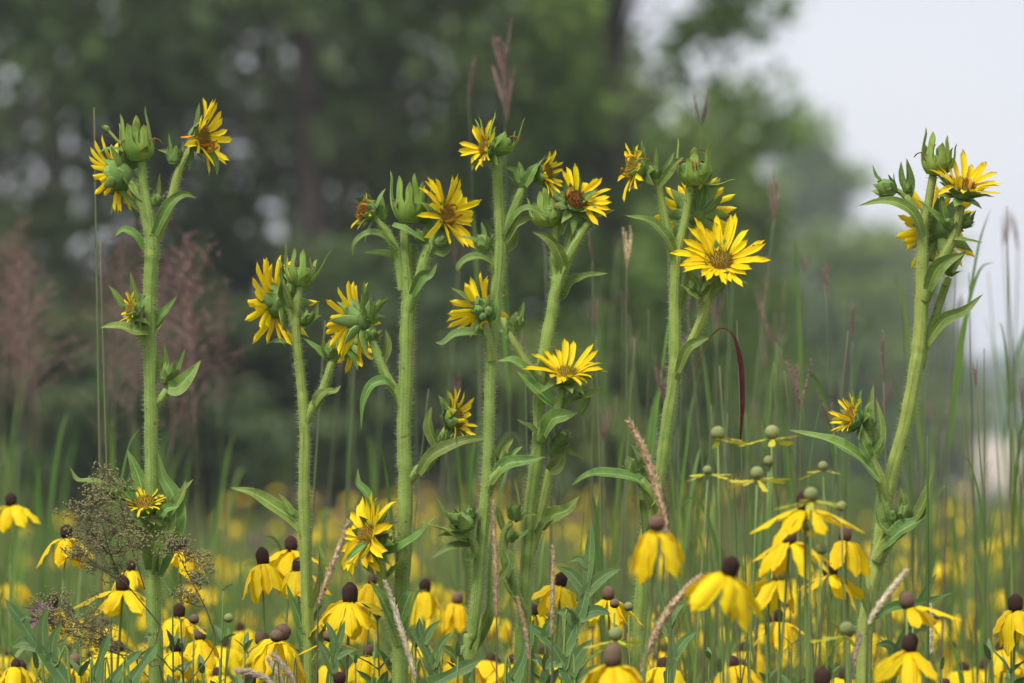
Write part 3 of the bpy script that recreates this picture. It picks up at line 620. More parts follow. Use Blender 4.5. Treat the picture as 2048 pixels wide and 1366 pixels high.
# --- plant E: just behind D, fresh flower at mid height
e = Plant('compass plant with brown withered head on top and fresh flower at mid height', 1050, 7.12)
e.stem([(1042, 1366), (1048, 1240), (1054, 1130), (1061, 1010), (1074, 910), (1079, 850), (1080, 784), (1091, 696), (1107, 608), (1112, 560), (1108, 520), (1110, 450)], [29, 28, 27, 26, 26, 26, 26, 25, 24, 20, 15, 14], True)
e.seed(1092, 430, (-.1, 1, .1), 29, [(1079, 382, -1.4), (1089, 371, .6), (1055, 393, -.2), (1105, 395, -1.2), (1070, 400, -1.8)], extra=2, ln=1.5)
e.branch([(1110, 600, -.2), (1122, 555, -.6), (1140, 510, -.8), (1163, 466, -.8), (1178, 444, -.6)], [18, 19, 18, 17, 15]); e.branch([(1120, 560, .6), (1134, 503, .8), (1148, 437, .4), (1152, 418, 0)], [16, 17, 17, 15])
e.open(1152, 404, (.18, .52, .82), 23, 54, 20, w=-.6, el=20, ej=14, disc='discold', arc=[(0, 30), (190, 335)], bl=1.9, rd=.9); e.open(1146, 398, (-.2, .7, .7), 17, 42, 10, w=-.4, el=50, old=1.0, disc='discold', arc=[(0, 150)], bl=1.6)
e.leaf([(1168, 425, -1), (1200, 432, -1.2), (1232, 418, -1)], 17); e.leaf([(1132, 408), (1112, 392), (1098, 370)], 17); e.leaf([(1136, 395), (1133, 372), (1133, 350)], 14); e.leaf([(1155, 385), (1157, 365), (1158, 345)], 13); e.leaf([(1150, 420, -1), (1172, 395, -1.4), (1196, 378, -1.2)], 17); e.bud(1160, 446, (.1, .9, .2), 12); e.bud(1172, 452, (.5, .8, .2), 11); e.leaf([(1120, 470), (1128, 445), (1140, 430)], 20); e.leaf([(1168, 470), (1173, 480), (1174, 492)], 9)
e.leaf([(1130, 545, -1), (1120, 510, -1.6), (1098, 478, -1.8), (1062, 462, -1.6)], 26, (-.2, .6, .8)); e.leaf([(1124, 598), (1142, 565), (1172, 553), (1219, 546)], 23, (0, .8, .6), .5, .09)
e.branch([(1083, 770, -.4), (1068, 745, -.9), (1046, 718, -1), (1022, 672, -1), (1005, 634, -.6)], [15, 16, 16, 15, 12], dens=4.2); e.bud(1032, 650, (.3, .95, .1), 16, w=-.8, n=6, ln=2.0); e.leaf([(1030, 660), (1042, 628), (1048, 602)], 14); e.leaf([(1022, 680, -1), (1020, 655, -1.4), (1012, 640, -1.4)], 16); e.leaf([(1010, 645), (1004, 660), (990, 655)], 14)
e.leaf([(1072, 762, -1.4), (1052, 740, -2), (1025, 722, -2.2), (994, 722, -2)], 28, (0, .75, .65))
e.branch([(1082, 880, -.6), (1092, 856, -1.4), (1106, 834, -2), (1116, 808, -2), (1127, 775, -2)], [24, 26, 24, 20, 16])
e.open(1133, 752, (.04, .86, .5), 24, 66, 19, w=-2, el=34, ej=10, bl=1.3, bang=(60, 95), short=(120, 240, .55))
e.leaf([(1115, 752, -2), (1090, 742, -2.4), (1064, 737, -2.4)], 13, twist=0); e.leaf([(1155, 752, -2), (1185, 743, -2.2), (1217, 743, -2)], 13, twist=0); e.leaf([(1145, 758, -3), (1170, 758, -3.3), (1195, 755, -3.2)], 17); e.leaf([(1118, 762, -3), (1100, 772, -3.4), (1072, 790, -3.2)], 15)
e.leaf([(1122, 816, -2), (1150, 796, -2.6), (1180, 788, -2.6), (1204, 772, -2.4)], 27, (0, .7, .7)); e.leaf([(1110, 812, -2.2), (1085, 790, -2.8), (1058, 765, -2.8), (1033, 742, -2.6)], 28, (0, .6, .8)); e.leaf([(1088, 872, -2.2), (1104, 840, -3), (1130, 832, -3.2), (1157, 826, -3)], 36, (0, .7, .7)); e.bud(1148, 790, (.5, .7, .4), 12, w=-2.6); e.leaf([(1160, 828, -2), (1172, 810, -2), (1180, 785, -2)], 20)
e.leaf([(1076, 870, -1), (1060, 855, -1.2), (1030, 838, -1.2)], 17); e.bud(1122, 880, (.5, .8, .3), 16, w=-1.5, n=7)
e.branch([(1060, 1110), (1076, 1055), (1092, 975), (1100, 936)], [20, 20, 20, 19]); e.bud(1112, 904, (.3, .9, .2), 19, w=-.4, n=7, ln=2.1); e.leaf([(1098, 942, -1), (1118, 925, -1.5), (1130, 880, -1.5)], 30, (.3, .2, .9)); e.leaf([(1115, 900), (1138, 905), (1165, 916)], 15); e.leaf([(1110, 895), (1122, 870), (1142, 858)], 14)
e.leaf([(1082, 1055, -.6), (1110, 1030, -1.2), (1135, 1020, -1.3), (1162, 988, -1)], 32, (.1, .5, .85), .5, .16); e.leaf([(1075, 1070, -1), (1090, 1048, -1.6), (1104, 1035, -1.6)], 26)
e.branch([(1050, 1225, -1), (1032, 1186, -1.6), (1010, 1120, -2), (1008, 1070, -2), (1022, 1045, -2)], [16, 18, 18, 16, 13]); e.bud(1027, 1030, (.15, 1, .1), 16, w=-2, n=7, ln=2.0); e.bud(1022, 1075, (.4, .8, .3), 13, w=-2.4, n=6)
for q, wd in (([(1015, 1080, -2.4), (1045, 1072, -2.8), (1064, 1052, -2.8)], 15), ([(1010, 1100, -2.4), (1018, 1130, -3), (990, 1165, -3)], 24), ([(1020, 1170, -2), (1012, 1150, -3), (1030, 1128, -3)], 26), ([(1030, 1045, -2), (1055, 1030, -2), (1076, 1030, -2)], 11), ([(1005, 1060, -2), (998, 1030, -2), (994, 1010, -2)], 15), ([(1036, 1195, -2), (1020, 1190, -3), (1005, 1160, -3)], 26)):
    e.leaf(q, wd)

# --- plant F: biggest open flower
f_ = Plant('compass plant carrying the widest open flower beside a round spent crown', 1285, 7.05)
f_.stem([(1278, 1366), (1282, 1200), (1290, 1080), (1312, 985), (1324, 925), (1334, 850), (1347, 765), (1350, 700), (1350, 600), (1353, 530), (1358, 495), (1369, 442), (1380, 370)], [27, 27, 26, 26, 25, 25, 25, 25, 23, 24, 22, 16, 15], True)
f_.seed(1389, 342, (.02, 1, .1), 35, [(1358, 272, -.4), (1389, 293, .8), (1412, 287, -1.4), (1470, 350, -.6), (1380, 312, -2), (1416, 305, .5)], extra=1, ln=1.4)
f_.branch([(1352, 520), (1343, 488), (1330, 440), (1320, 385), (1316, 360)], [20, 20, 18, 17, 15]); f_.branch([(1318, 366), (1300, 350), (1284, 340)], [14, 13, 11])
f_.open(1274, 336, (-.92, .10, .30), 26, 46, 18, el=12, old=.35, disc='disc', bl=1.5, bang=(40, 100)); f_.bud(1309, 348, (-.1, 1, .1), 15, n=6, ln=1.9); f_.leaf([(1306, 350), (1294, 325), (1284, 292)], 16, (-.3, .2, .9)); f_.leaf([(1312, 340), (1311, 318), (1312, 295)], 11)
f_.leaf([(1318, 372, -.8), (1338, 345, -1.2), (1352, 325, -1.3), (1368, 314, -1)], 18, (.2, .5, .8)); f_.leaf([(1322, 362), (1334, 335), (1350, 302)], 15); f_.leaf([(1350, 506, -.8), (1330, 470, -1.3), (1300, 442, -1.5), (1248, 430, -1.3)], 24, (0, .7, .7))
f_.branch([(1356, 640, 1), (1368, 588, 2), (1381, 530, 2.5), (1384, 470, 2.5), (1386, 445, 2.2)], [20, 20, 19, 18, 16]); f_.open(1390, 425, (.12, .12, -.96), 32, 62, 18, w=2.5, el=16, bl=1.8, bang=(40, 90)); f_.leaf([(1398, 420, 1), (1404, 390, 1), (1412, 362, 1)], 20, (.2, .1, .9)); f_.leaf([(1410, 425, 1), (1432, 410, 1), (1448, 386, 1)], 18); f_.leaf([(1384, 462, 1), (1362, 452, .8), (1340, 438, .8)], 20)
f_.branch([(1350, 760), (1357, 732, -.8), (1378, 695, -1.4), (1402, 645, -1.8), (1416, 590, -2), (1434, 545, -2)], [20, 21, 21, 21, 20, 18])
f_.open(1441, 526, (.05, .62, .78), 26, 80, 27, w=-2.2, el=30, ej=9, rd=.9, bl=1.7, bang=(70, 120), rw=.9, short=(130, 230, .8)); f_.leaf([(1455, 535, -2.2), (1482, 535, -3), (1503, 563, -3)], 20, (.3, .6, .8))
f_.bud(1404, 578, (-.2, 1, .2), 18, w=-2, n=7, ln=2.0); f_.bud(1388, 575, (-.4, .9, .2), 12, w=-2, n=5)
for q, wd in (([(1412, 605, -2.2), (1385, 592, -2.8), (1359, 567, -2.8)], 23), ([(1420, 600, -2.6), (1436, 580, -3.2), (1452, 565, -3), (1478, 554, -2.8)], 26), ([(1400, 575, -2.4), (1386, 555, -2.6), (1376, 540, -2.5)], 14), ([(1412, 570, -2.5), (1408, 548, -2.6), (1400, 530, -2.5)], 13)): f_.leaf(q, wd)
f_.leaf([(1356, 745, -1.4), (1374, 700, -2), (1398, 683, -2.2), (1424, 674, -2)], 23, (0, .7, .7))
f_.branch([(1306, 1020), (1298, 985, -1), (1280, 960, -1.4)], [24, 25, 20]); f_.bud(1268, 938, (-.15, 1, .1), 19, w=-1.2, n=8, ln=1.8); f_.bud(1285, 930, (.2, 1, .1), 13, w=-1, n=6); f_.leaf([(1300, 985, -1.4), (1270, 958, -2.2), (1210, 947, -2.4), (1172, 952, -2.4), (1143, 972, -2.2)], 27, (0, .75, .65)); f_.leaf([(1290, 960, -1), (1285, 920, -1.2), (1262, 887, -1)], 18); f_.leaf([(1296, 970), (1296, 930), (1290, 900)], 18)
f_.leaf([(1300, 1010, -1), (1312, 985, -1.6), (1322, 960, -1.5)], 28); f_.leaf([(1283, 1000), (1288, 1040, -1), (1286, 1090, -1)], 14)

# --- plant G: leaning one against the sky
g_ = Plant('leaning compass plant standing against the open sky with curved lower stem', 1735, 7.06)
g_.stem([(1728, 1366), (1738, 1210), (1758, 1107), (1768, 1030), (1785, 945), (1814, 836), (1831, 740), (1838, 690), (1843, 610), (1845, 530), (1847, 457), (1857, 405), (1866, 352)], [32, 31, 30, 29, 28, 28, 28, 28, 27, 25, 22, 17, 16], True)
g_.seed(1872, 325, (.06, 1, .1), 30, [(1850, 254, .4), (1863, 263, -1.4), (1900, 271, .5), (1916, 287, -.8), (1886, 285, -1.6), (1880, 290, 1)], extra=3, ln=1.5)
g_.branch([(1846, 480), (1840, 450), (1828, 418), (1812, 392)], [18, 18, 16, 13]); g_.leaf([(1846, 474, -.8), (1828, 430, -1.4), (1800, 408, -1.6), (1762, 402, -1.6), (1716, 412, -1.4)], 25, (0, .8, .6)); g_.branch([(1818, 400), (1800, 384), (1790, 380)], [12, 11, 10])
g_.bud(1776, 378, (-.8, .35, .35), 22, n=8, ln=1.45, spread=(10, 40)); g_.leaf([(1765, 365), (1752, 352), (1745, 330)], 9); g_.leaf([(1816, 398), (1820, 360), (1813, 316)], 20, (.2, .2, .9)); g_.leaf([(1812, 385), (1803, 355), (1802, 322)], 15); g_.bud(1814, 378, (0, 1, .1), 11, n=5)
g_.branch([(1850, 600, -.5), (1866, 560, -1.2), (1886, 518, -1.4), (1908, 472, -1.4), (1922, 412, -1.2)], [22, 24, 23, 20, 17]); g_.open(1926, 380, (.25, .82, .48), 27, 60, 18, w=-1.2, el=38, ej=13, bl=1.5, bang=(50, 100), old=.06); g_.leaf([(1915, 390, -1.5), (1890, 368, -2), (1863, 338, -1.8)], 17); g_.leaf([(1940, 398, -2), (1965, 392, -2.2), (1990, 394, -2)], 12)
g_.open(1876, 455, (-.22, .10, -.95), 31, 70, 20, w=2.4, el=10, bl=1.7, bang=(50, 110)); g_.branch([(1860, 520, 1.5), (1868, 490, 2), (1874, 475, 2.2)], [16, 16, 15]); g_.leaf([(1900, 462, -1.6), (1868, 430, -2.2), (1831, 397, -2)], 22); g_.leaf([(1894, 450, -1.4), (1884, 415, -1.8), (1884, 376, -1.6)], 18); g_.bud(1898, 450, (-.3, .8, .4), 14, w=-1.6); g_.leaf([(1906, 478, -2), (1930, 480, -2.2), (1968, 486, -2)], 12); g_.bud(1930, 445, (.6, .6, .4), 15, w=-.5, n=7); g_.leaf([(1922, 460, -1), (1940, 440, -1.2), (1953, 420, -1)], 12)
g_.leaf([(1856, 580, -2), (1872, 540, -2.8), (1896, 520, -3), (1930, 506, -2.6)], 32, (.1, .55, .8)); g_.bud(1899, 543, (.4, .9, .15), 14, w=.6, n=7); g_.leaf([(1905, 545, -1), (1918, 520, -1), (1934, 498, -.8)], 15)
g_.branch([(1842, 735, .4), (1856, 678, .6), (1877, 612, .8), (1896, 556, .6)], [16, 17, 17, 16]); g_.leaf([(1852, 690), (1886, 642, -.6), (1928, 622, -.8), (1966, 588, -.5)], 26, (.1, .6, .8))
g_.branch([(1774, 1010), (1762, 962, -.8), (1745, 922, -1.2), (1738, 890, -1.2), (1722, 860, -1.2)], [24, 24, 20, 16, 13]); g_.leaf([(1762, 962, -1.6), (1708, 908, -2.4), (1648, 878, -2.6), (1572, 860, -2.4)], 32, (0, .7, .7), .5, .07)
g_.open(1708, 836, (-.84, .32, .30), 25, 36, 16, w=-1, el=38, bl=1.6, bang=(25, 90)); g_.bud(1738, 850, (.1, 1, .1), 14, w=-1, n=6)
for q, wd in (([(1714, 820), (1706, 800), (1703, 776)], 12), ([(1718, 830), (1716, 800), (1723, 776)], 13), ([(1742, 880), (1738, 830), (1747, 766)], 21), ([(1752, 915), (1762, 860), (1753, 796)], 21), ([(1740, 915, -2), (1728, 890, -2.4), (1722, 870, -2.2)], 26), ([(1745, 900, -2), (1756, 885, -2.2), (1765, 870, -2)], 18)): g_.leaf(q, wd, (.2, .2, .9))
g_.branch([(1754, 1120, -.6), (1776, 1080, -1.4), (1808, 1056, -1.8)], [28, 32, 22]); g_.bud(1806, 1030, (.2, .9, .2), 17, w=-1.6, n=7); g_.bud(1786, 1035, (-.2, 1, .2), 13, w=-1.6, n=6)
for q, wd in (([(1764, 1098, -2), (1796, 1066, -2.8), (1826, 1048, -2.8), (1850, 1030, -2.4)], 40), ([(1820, 1050, -2), (1848, 1005, -2.4), (1868, 934, -2)], 26), ([(1780, 1068, -2), (1760, 1045, -2.4), (1752, 1012, -2.2)], 26), ([(1806, 1030, -1.6), (1808, 1000, -1.8), (1800, 972, -1.6)], 20), ([(1785, 1055, -1.8), (1772, 1020, -2.2), (1760, 985, -2)], 16), ([(1830, 1045, -2), (1848, 1030, -2.4), (1850, 1010, -2.2)], 26)): g_.leaf(q, wd)
g_.leaf([(1745, 1250, -1), (1725, 1180, -2), (1726, 1130, -2)], 20); g_.leaf([(1742, 1240), (1790, 1215, 1), (1850, 1205, 1), (1908, 1184, 1)], 24)

# ------------------------------------------------------------------ lobed basal leaves
def lobed(label, pts, lobes, w, d, hint=(0, .2, 1)):
    """a deeply cut leaf on its own stalk from the ground; lobes: (position on midrib, tip)"""
    px = d / F; b0 = P(pts[0][0], 1366, d); base = Vector((b0.x, b0.y, 0)); t = empty('lobed_leaf', base)
    q = [P(x[0], x[1], d + (x[2] if len(x) > 2 else 0) * .01) - base for x in pts]; c = spline(q, 20)
    hv = Vector((hint[0], -hint[2], hint[1])); g = Grids()
    ribbon(g, c, w * px, hv, lambda s: (.75 + .25 * math.sin(s * 9)) * (1 - max(0, (s - .55) / .45) ** 2), .2, .02, 7)
    me = g.mesh('blade'); link('blade', me, 'forb', t)
    for s, tip, lw in lobes:
        p0 = c[int(s * 19)]; tp = P(tip[0], tip[1], d + (tip[2] if len(tip) > 2 else 0) * .01) - base
        mid = p0.lerp(tp, .5) + (c[min(19, int(s * 19) + 3)] - p0) * .25
        g = Grids(); ribbon(g, spline([p0, mid, tp], 12), lw * px, hv, lambda s: (1.1 - .2 * s) * (1 - max(0, (s - .3) / .7) ** 2), .2, .02, 5)
        link('lobe', g.mesh('lobe'), 'forb', t)
    g = Grids(); tube(g, spline([Vector((0, 0, -.02)), Vector((q[0].x * .3, q[0].y, q[0].z * .5)), q[0], c[4]], 16), [w * px * .14, w * px * .12, w * px * .08], 6)
    link('stalk', g.mesh('stalk'), 'stem', t)
    return tag(t, label, 'leaf', 'deeply cut basal leaves')
lobed('deeply lobed grey-green leaf rising between the withered-topped plant and the widest flower', [(1128, 1300), (1164, 1216), (1177, 1138), (1183, 1036)], [(.25, (1112, 1225), 24), (.3, (1222, 1228), 26), (.48, (1113, 1132), 24), (.5, (1244, 1136), 24), (.72, (1136, 1124), 14)], 30, 6.9)
lobed('lobed leaf spreading low under the plant with the brown withered head', [(1150, 1380), (1122, 1320), (1092, 1276), (1056, 1248)], [(.2, (1186, 1278), 28), (.35, (1090, 1340), 24), (.7, (1110, 1235), 18), (.1, (1230, 1330), 24)], 30, 6.85)
lobed('large lobed leaf beside the reddish bergamot head, under the brown panicle', [(140, 1375), (104, 1326), (70, 1286), (38, 1236), (9, 1196)], [(.3, (123, 1244), 22), (.42, (94, 1212), 24), (.5, (24, 1296), 26), (.75, (66, 1238), 12)], 34, 6.75)
lobed('lobed leaf bending over at the foot of the thick compass plant', [(880, 1380), (860, 1320), (842, 1275), (838, 1235)], [(.3, (905, 1262), 20), (.45, (822, 1250), 18), (.6, (882, 1240), 16)], 26, 6.9)
lobed('lobed leaf against the foot of the widest-flowered compass plant', [(1335, 1385), (1345, 1300), (1332, 1230), (1318, 1175)], [(.3, (1395, 1262), 20), (.5, (1302, 1240), 18), (.6, (1372, 1205), 16)], 22, 6.9)
lobed('lobed leaf at the foot of the leaning compass plant', [(1775, 1385), (1800, 1290), (1838, 1210), (1874, 1146)], [(.3, (1750, 1290), 20), (.45, (1858, 1262), 20), (.6, (1800, 1190), 16)], 24, 7.1)
lobed('lobed leaf with narrow fingers below the slim compass plant', [(660, 1390), (668, 1330), (676, 1290), (690, 1240)], [(.3, (630, 1275), 18), (.5, (712, 1300), 18), (.6, (650, 1240), 14)], 24, 6.9)
for q, wd, lb in (([(181, 1390), (200, 1320), (220, 1266)], 26, 'plain lance leaf bending right under the brown panicle'), ([(245, 1390), (285, 1330), (316, 1287)], 32, 'broad lance leaf crossing the foot of the forked compass plant'), ([(208, 1390), (245, 1335), (284, 1300)], 26, 'lance leaf tucked beneath the broad one at the forked plant'),
                  ([(1010, 1390), (1045, 1320), (1062, 1250)], 34, 'dark lance leaf at the foot of the close pair of compass plants'), ([(830, 1390), (900, 1350), (960, 1320)], 40, 'broad leaf lying across the foot of the thick compass plant')):
    t = lobed(lb, q, [], wd, 6.8); t.name = 'lance_leaf'; t['group'] = 'plain basal leaves'
# ------------------------------------------------------------------ coneflowers
def cone_mesh(name, hr=1.25, seed=0, rows=19, seg=26):
    g = Grids(); rr = []
    for i in range(rows):
        a = -math.pi / 2 + math.pi * i / (rows - 1)
        row = []
        for j in range(seg):
            q = 1 + ((.11 if j % 2 else -.05) + .04 * math.sin(i * 7.3 + j * 3.1)) * (1 if 0 < i < rows - 1 else 0) * (1.25 - .6 * i / rows)
            th = 2 * math.pi * (j + .5 * (i % 2)) / seg
            row.append((math.cos(a) * q * math.cos(th), math.cos(a) * q * math.sin(th), hr * math.sin(a) * q))
        rr.append(row)
    g.add(rr, True); return g.mesh(name)
CONE = cone_mesh('cone'); CONEL = cone_mesh('cone_tall', 1.5); CONER = cone_mesh('cone_round', 1.0)

def cpetal_mesh(name, droop, ln=.046, wd=.0165, tw=0.0, curl=0.0, seed=0):
    c = []; p = Vector((0, .0045, -.004)); a = R(-5); n = 10
    for i in range(n):
        c.append(p.copy()); p = p + Vector((.0006 * math.sin(seed + i * .6), math.cos(a), math.sin(a))) * (ln / (n - 1))
        a += (R(-droop) - a) * .42 + curl * i * .03
    g = Grids(); ribbon(g, c, wd, Vector((0, 0, 1)), prof_petal, -.26, .09, 9, tw, seed, .10)
    for k, vt in enumerate(g.v):
        j = k % 9
        if j in (3, 5): g.v[k] = (vt[0], vt[1] + .0004, vt[2] - .0007)
    return g.mesh(name)
CP = [cpetal_mesh('petal', d, l, w, t, c, i) for i, (d, l, w, t, c) in enumerate(((38, .047, .017, .15, 0), (52, .050, .018, -.2, 0), (63, .048, .0185, .1, -.3), (74, .046, .017, .3, 0), (84, .050, .016, -.3, .2), (58, .042, .015, .5, .5)))]
CPN = [cpetal_mesh('narrow_petal', d, .036, .0045, t, 0, i) for i, (d, t) in enumerate(((22, .3), (35, -.3), (48, .8)))]
CPY = [cpetal_mesh('young_petal', d, .034, .0075, t, c, i) for i, (d, t, c) in enumerate(((12, .2, .1), (22, -.2, .25), (5, .5, .2)))]

def stem_to(t, head, r0, r1, mat, bend=.03, seed=0, name='stem'):
    rs = random.Random(seed); g = Grids()
    tube(g, spline([Vector((0, 0, -.02)), Vector((head.x * .25 + rs.uniform(-bend, bend), head.y * .3, head.z * .35)), Vector((head.x * .7 + rs.uniform(-bend, bend) * .5, head.y * .7, head.z * .72)), head - Vector((0, 0, .006))], 18), [r0, (r0 + r1) / 2, r1], 7)
    return link(name, g.mesh(name), mat, t)

def coneflower(label, u, v, d, s=1.0, tilt=(0, 0), cone='cone', npet=9, pet='full', cm=None, gap=None, group='yellow coneflowers near the compass plants', lean=None, droop=None):
    rs = random.Random(int(u * 13 + v * 7)); h = P(u, v, d)
    lean = rs.uniform(-.08, .08) if lean is None else lean
    base = Vector((h.x + lean, h.y + rs.uniform(-.05, .05), 0)); t = empty('yellow_coneflower', base); hl = h - base
    rot = Matrix.Rotation(R(tilt[0]), 3, 'Y') @ Matrix.Rotation(R(tilt[1]), 3, 'X') @ Matrix.Rotation(rs.random() * 6.28, 3, 'Z')
    stem_to(t, hl - Vector((0, 0, .008 * s)), .0022 * s, .0014 * s, 'cstem', .03, int(u + v))
    link('cone', {'tall': CONEL, 'round': CONER}.get(cm, CONE), cone, t, M4(rot, hl, (.0073 * s,) * 3))
    pool, mat = {'full': (CP, 'cpetal'), 'narrow': (CPN, 'cpetal'), 'young': (CPY, 'cpetalyoung')}[pet]
    if droop: pool = [pool[i] for i in droop]
    for k in range(npet):
        ph = 360 * (k + rs.uniform(-.38, .38)) / npet
        if gap and gap[0] < ph < gap[1]: continue
        m = rot @ Matrix.Rotation(R(ph), 3, 'Z') @ Matrix.Rotation(R(rs.uniform(-12, 9)), 3, 'X') @ Matrix.Rotation(R(rs.uniform(-14, 14)), 3, 'Y'); q = s * rs.choice((.74, .9, .98, 1.04, 1.12))
        if npet > 6 and rs.random() < .08: continue
        link('petal', rs.choice(pool), mat, t, M4(m, hl - rot @ Vector((0, 0, .004 * s)), (q * rs.uniform(.9, 1.1), q, q)))
    return tag(t, label, 'coneflower', group)
K = coneflower
Z = 'yellow coneflower '
K(Z + 'with tan-topped cone and six hanging petals against the upright tan spike', 1313, 1046, 6.1, 1.08, (0, 4), 'conetop', 7, droop=(2, 3, 4), cm='round')
K(Z + 'with big dark cone tipped over, broad petals swept to one side', 1461, 1134, 6.0, 1.16, (16, 6), 'cone', 9, droop=(1, 2, 3))
K(Z + 'with wide arched petals at the top of the dense clump', 1610, 1002, 6.3, 1.22, (0, 5), 'cone', 8, droop=(0, 1))
K(Z + 'with brown-topped cone just below the highest flower of the clump', 1578, 1070, 6.4, 1.08, (-6, 3), 'conetop', 8, droop=(0, 1, 2))
K(Z + 'with small pale brown cone and narrow hanging petals in the clump', 1690, 1068, 6.5, .95, (0, 0), 'conetop', 6, droop=(3, 4, 2))
K(Z + 'with flat spreading petals and dark cone under the clump', 1660, 1137, 6.5, 1.1, (-4, -8), 'cone', 8, droop=(0, 0, 2))
K(Z + 'with greenish cone and petals parted like a swallow tail', 1558, 1146, 6.5, 1.0, (4, 0), 'conegreen', 5, droop=(1, 2))
K(Z + 'with pale cone and narrow spread petals against the leaning stem', 1814, 1201, 6.4, 1.05, (-8, 0), 'conetop', 7, droop=(0, 1, 3))
K(Z + 'with dark cone and broad petals below the pale-coned one', 1820, 1286, 6.4, 1.12, (10, 0), 'cone', 9, droop=(0, 1, 2))
K(Z + 'with only its large dark cone and petal tops rising at the meadow edge', 1645, 1356, 6.2, 1.2, (0, 0), 'cone', 9)
K(Z + 'with dark upright cone standing alone among the tall grass', 2031, 1207, 7.2, 1.2, (0, 0), 'cone', 8, droop=(2, 3, 4))
K(Z + 'with tall brown-topped cone under a small green head', 1226, 1312, 6.2, 1.22, (0, 4), 'conetop', 9, droop=(1, 2), cm='tall')
K(Z + 'with small brown cone beside the tall lobed leaf', 1217, 1187, 7.0, .92, (-4, 0), 'conetop', 7, droop=(1, 2, 5))
K(Z + 'behind the tall lobed leaf with dark cone', 1122, 1160, 7.2, 1.0, (8, 0), 'cone', 8, droop=(1, 2))
K(Z + 'with dark little cone at the foot of the close pair', 1066, 1220, 7.3, .85, (-10, 0), 'cone', 7, droop=(1, 3))
K(Z + 'with a small dark cone under the swallow-tailed one', 1558, 1232, 7.6, .9, (0, 0), 'cone', 7)
K(Z + 'with upright dark cone standing clear left of the brown panicle', 133, 1064, 7.3, .98, (0, 0), 'cone', 7, droop=(1, 2, 3))
K(Z + 'small and blurred in front of the purple grass', 22, 1000, 7.9, 1.0, (0, 0), 'cone', 6, droop=(1, 2))
K(Z + 'with dark cone half hidden by the brown panicle tips', 361, 1088, 7.4, 1.0, (0, 0), 'cone', 8, droop=(1, 2))
K(Z + 'with tall dark cone and bell of petals beside the slim compass plant', 525, 1114, 7.2, 1.05, (-8, 0), 'cone', 9, droop=(2, 3, 4), cm='tall')
K(Z + 'with arched petals directly behind the slim compass stem', 582, 1088, 7.35, 1.05, (0, 0), 'cone', 8, droop=(0, 1))
K(Z + 'with notched dark cone cut by the slim compass stem', 597, 1130, 7.2, 1.0, (6, 0), 'cone', 8, droop=(1, 2))
K(Z + 'with big dark cone and wide skirt of petals below the tilted low flower', 700, 1188, 7.0, 1.22, (0, 4), 'cone', 10, droop=(0, 1, 2), cm='tall')
K(Z + 'tiny with two narrow petals beside the thick compass stem', 745, 1158, 7.2, .75, (0, 0), 'conetop', 5, droop=(2, 3))
K(Z + 'with rounded brown cone and long one-sided petals above the white grass spikes', 565, 1264, 6.95, 1.25, (18, 6), 'conetop', 10, droop=(1, 2), cm='round')
K(Z + 'with pinkish brown round cone nestled against the one-sided flower', 553, 1272, 6.9, .95, (0, 0), 'conetop', 3, droop=(3, 4), cm='round')
K(Z + 'with narrow rolled young petals spread like spokes', 659, 1271, 6.95, .95, (0, 0), 'conetop', 9, 'narrow', cm='round')
K(Z + 'with dark red cone behind the large lobed leaf', 105, 1204, 7.2, .95, (0, 0), 'cone', 5, droop=(3, 4))
K(Z + 'with dark cone close against the forked compass stem', 358, 1222, 7.3, 1.0, (0, 0), 'cone', 8, droop=(1, 2))
K(Z + 'with brown cone in the gap beside the forked compass stem', 400, 1268, 7.25, .95, (0, 0), 'conetop', 8, droop=(1, 2))
K(Z + 'seen through the brown panicle close to the forked stem', 245, 1168, 7.35, 1.15, (0, 0), 'cone', 9, droop=(0, 1))
K(Z + 'with blurred bell of petals low behind the large lobed leaf', 150, 1322, 7.4, 1.05, (0, 0), 'conetop', 8, droop=(2, 3))
K(Z + 'with a second cone low behind the panicle stalks', 262, 1132, 7.5, .8, (0, 0), 'cone', 7, droop=(1, 2))
K(Z + 'with hanging closed bell behind the thick compass plant', 850, 1172, 7.9, 1.05, (0, 0), 'cone', 8, droop=(3, 4))
K(Z + 'with pale bell of petals between the thick and the tall compass stems', 915, 1196, 8.0, .95, (0, 0), 'conetop', 8, droop=(3, 4))
K(Z + 'with grey-brown cone behind the one-sided flower', 522, 1276, 7.2, 1.0, (0, 0), 'conetop', 8, droop=(2, 3))
K(Z + 'with chestnut cone low beneath the spoke-petalled one', 679, 1356, 6.9, .95, (0, 0), 'cone', 8, droop=(1, 2), cm='round')
K(Z + 'with small brown cone behind the spoke-petalled one', 738, 1300, 7.2, .95, (0, 0), 'conetop', 8, droop=(2, 3))
K(Z + 'with dark cone under the curved white grass spikes', 498, 1362, 6.8, 1.05, (0, 0), 'cone', 8)
K(Z + 'with dark cone behind the lance-leaved forb', 352, 1290, 7.15, 1.0, (0, 0), 'cone', 8, droop=(1, 2))
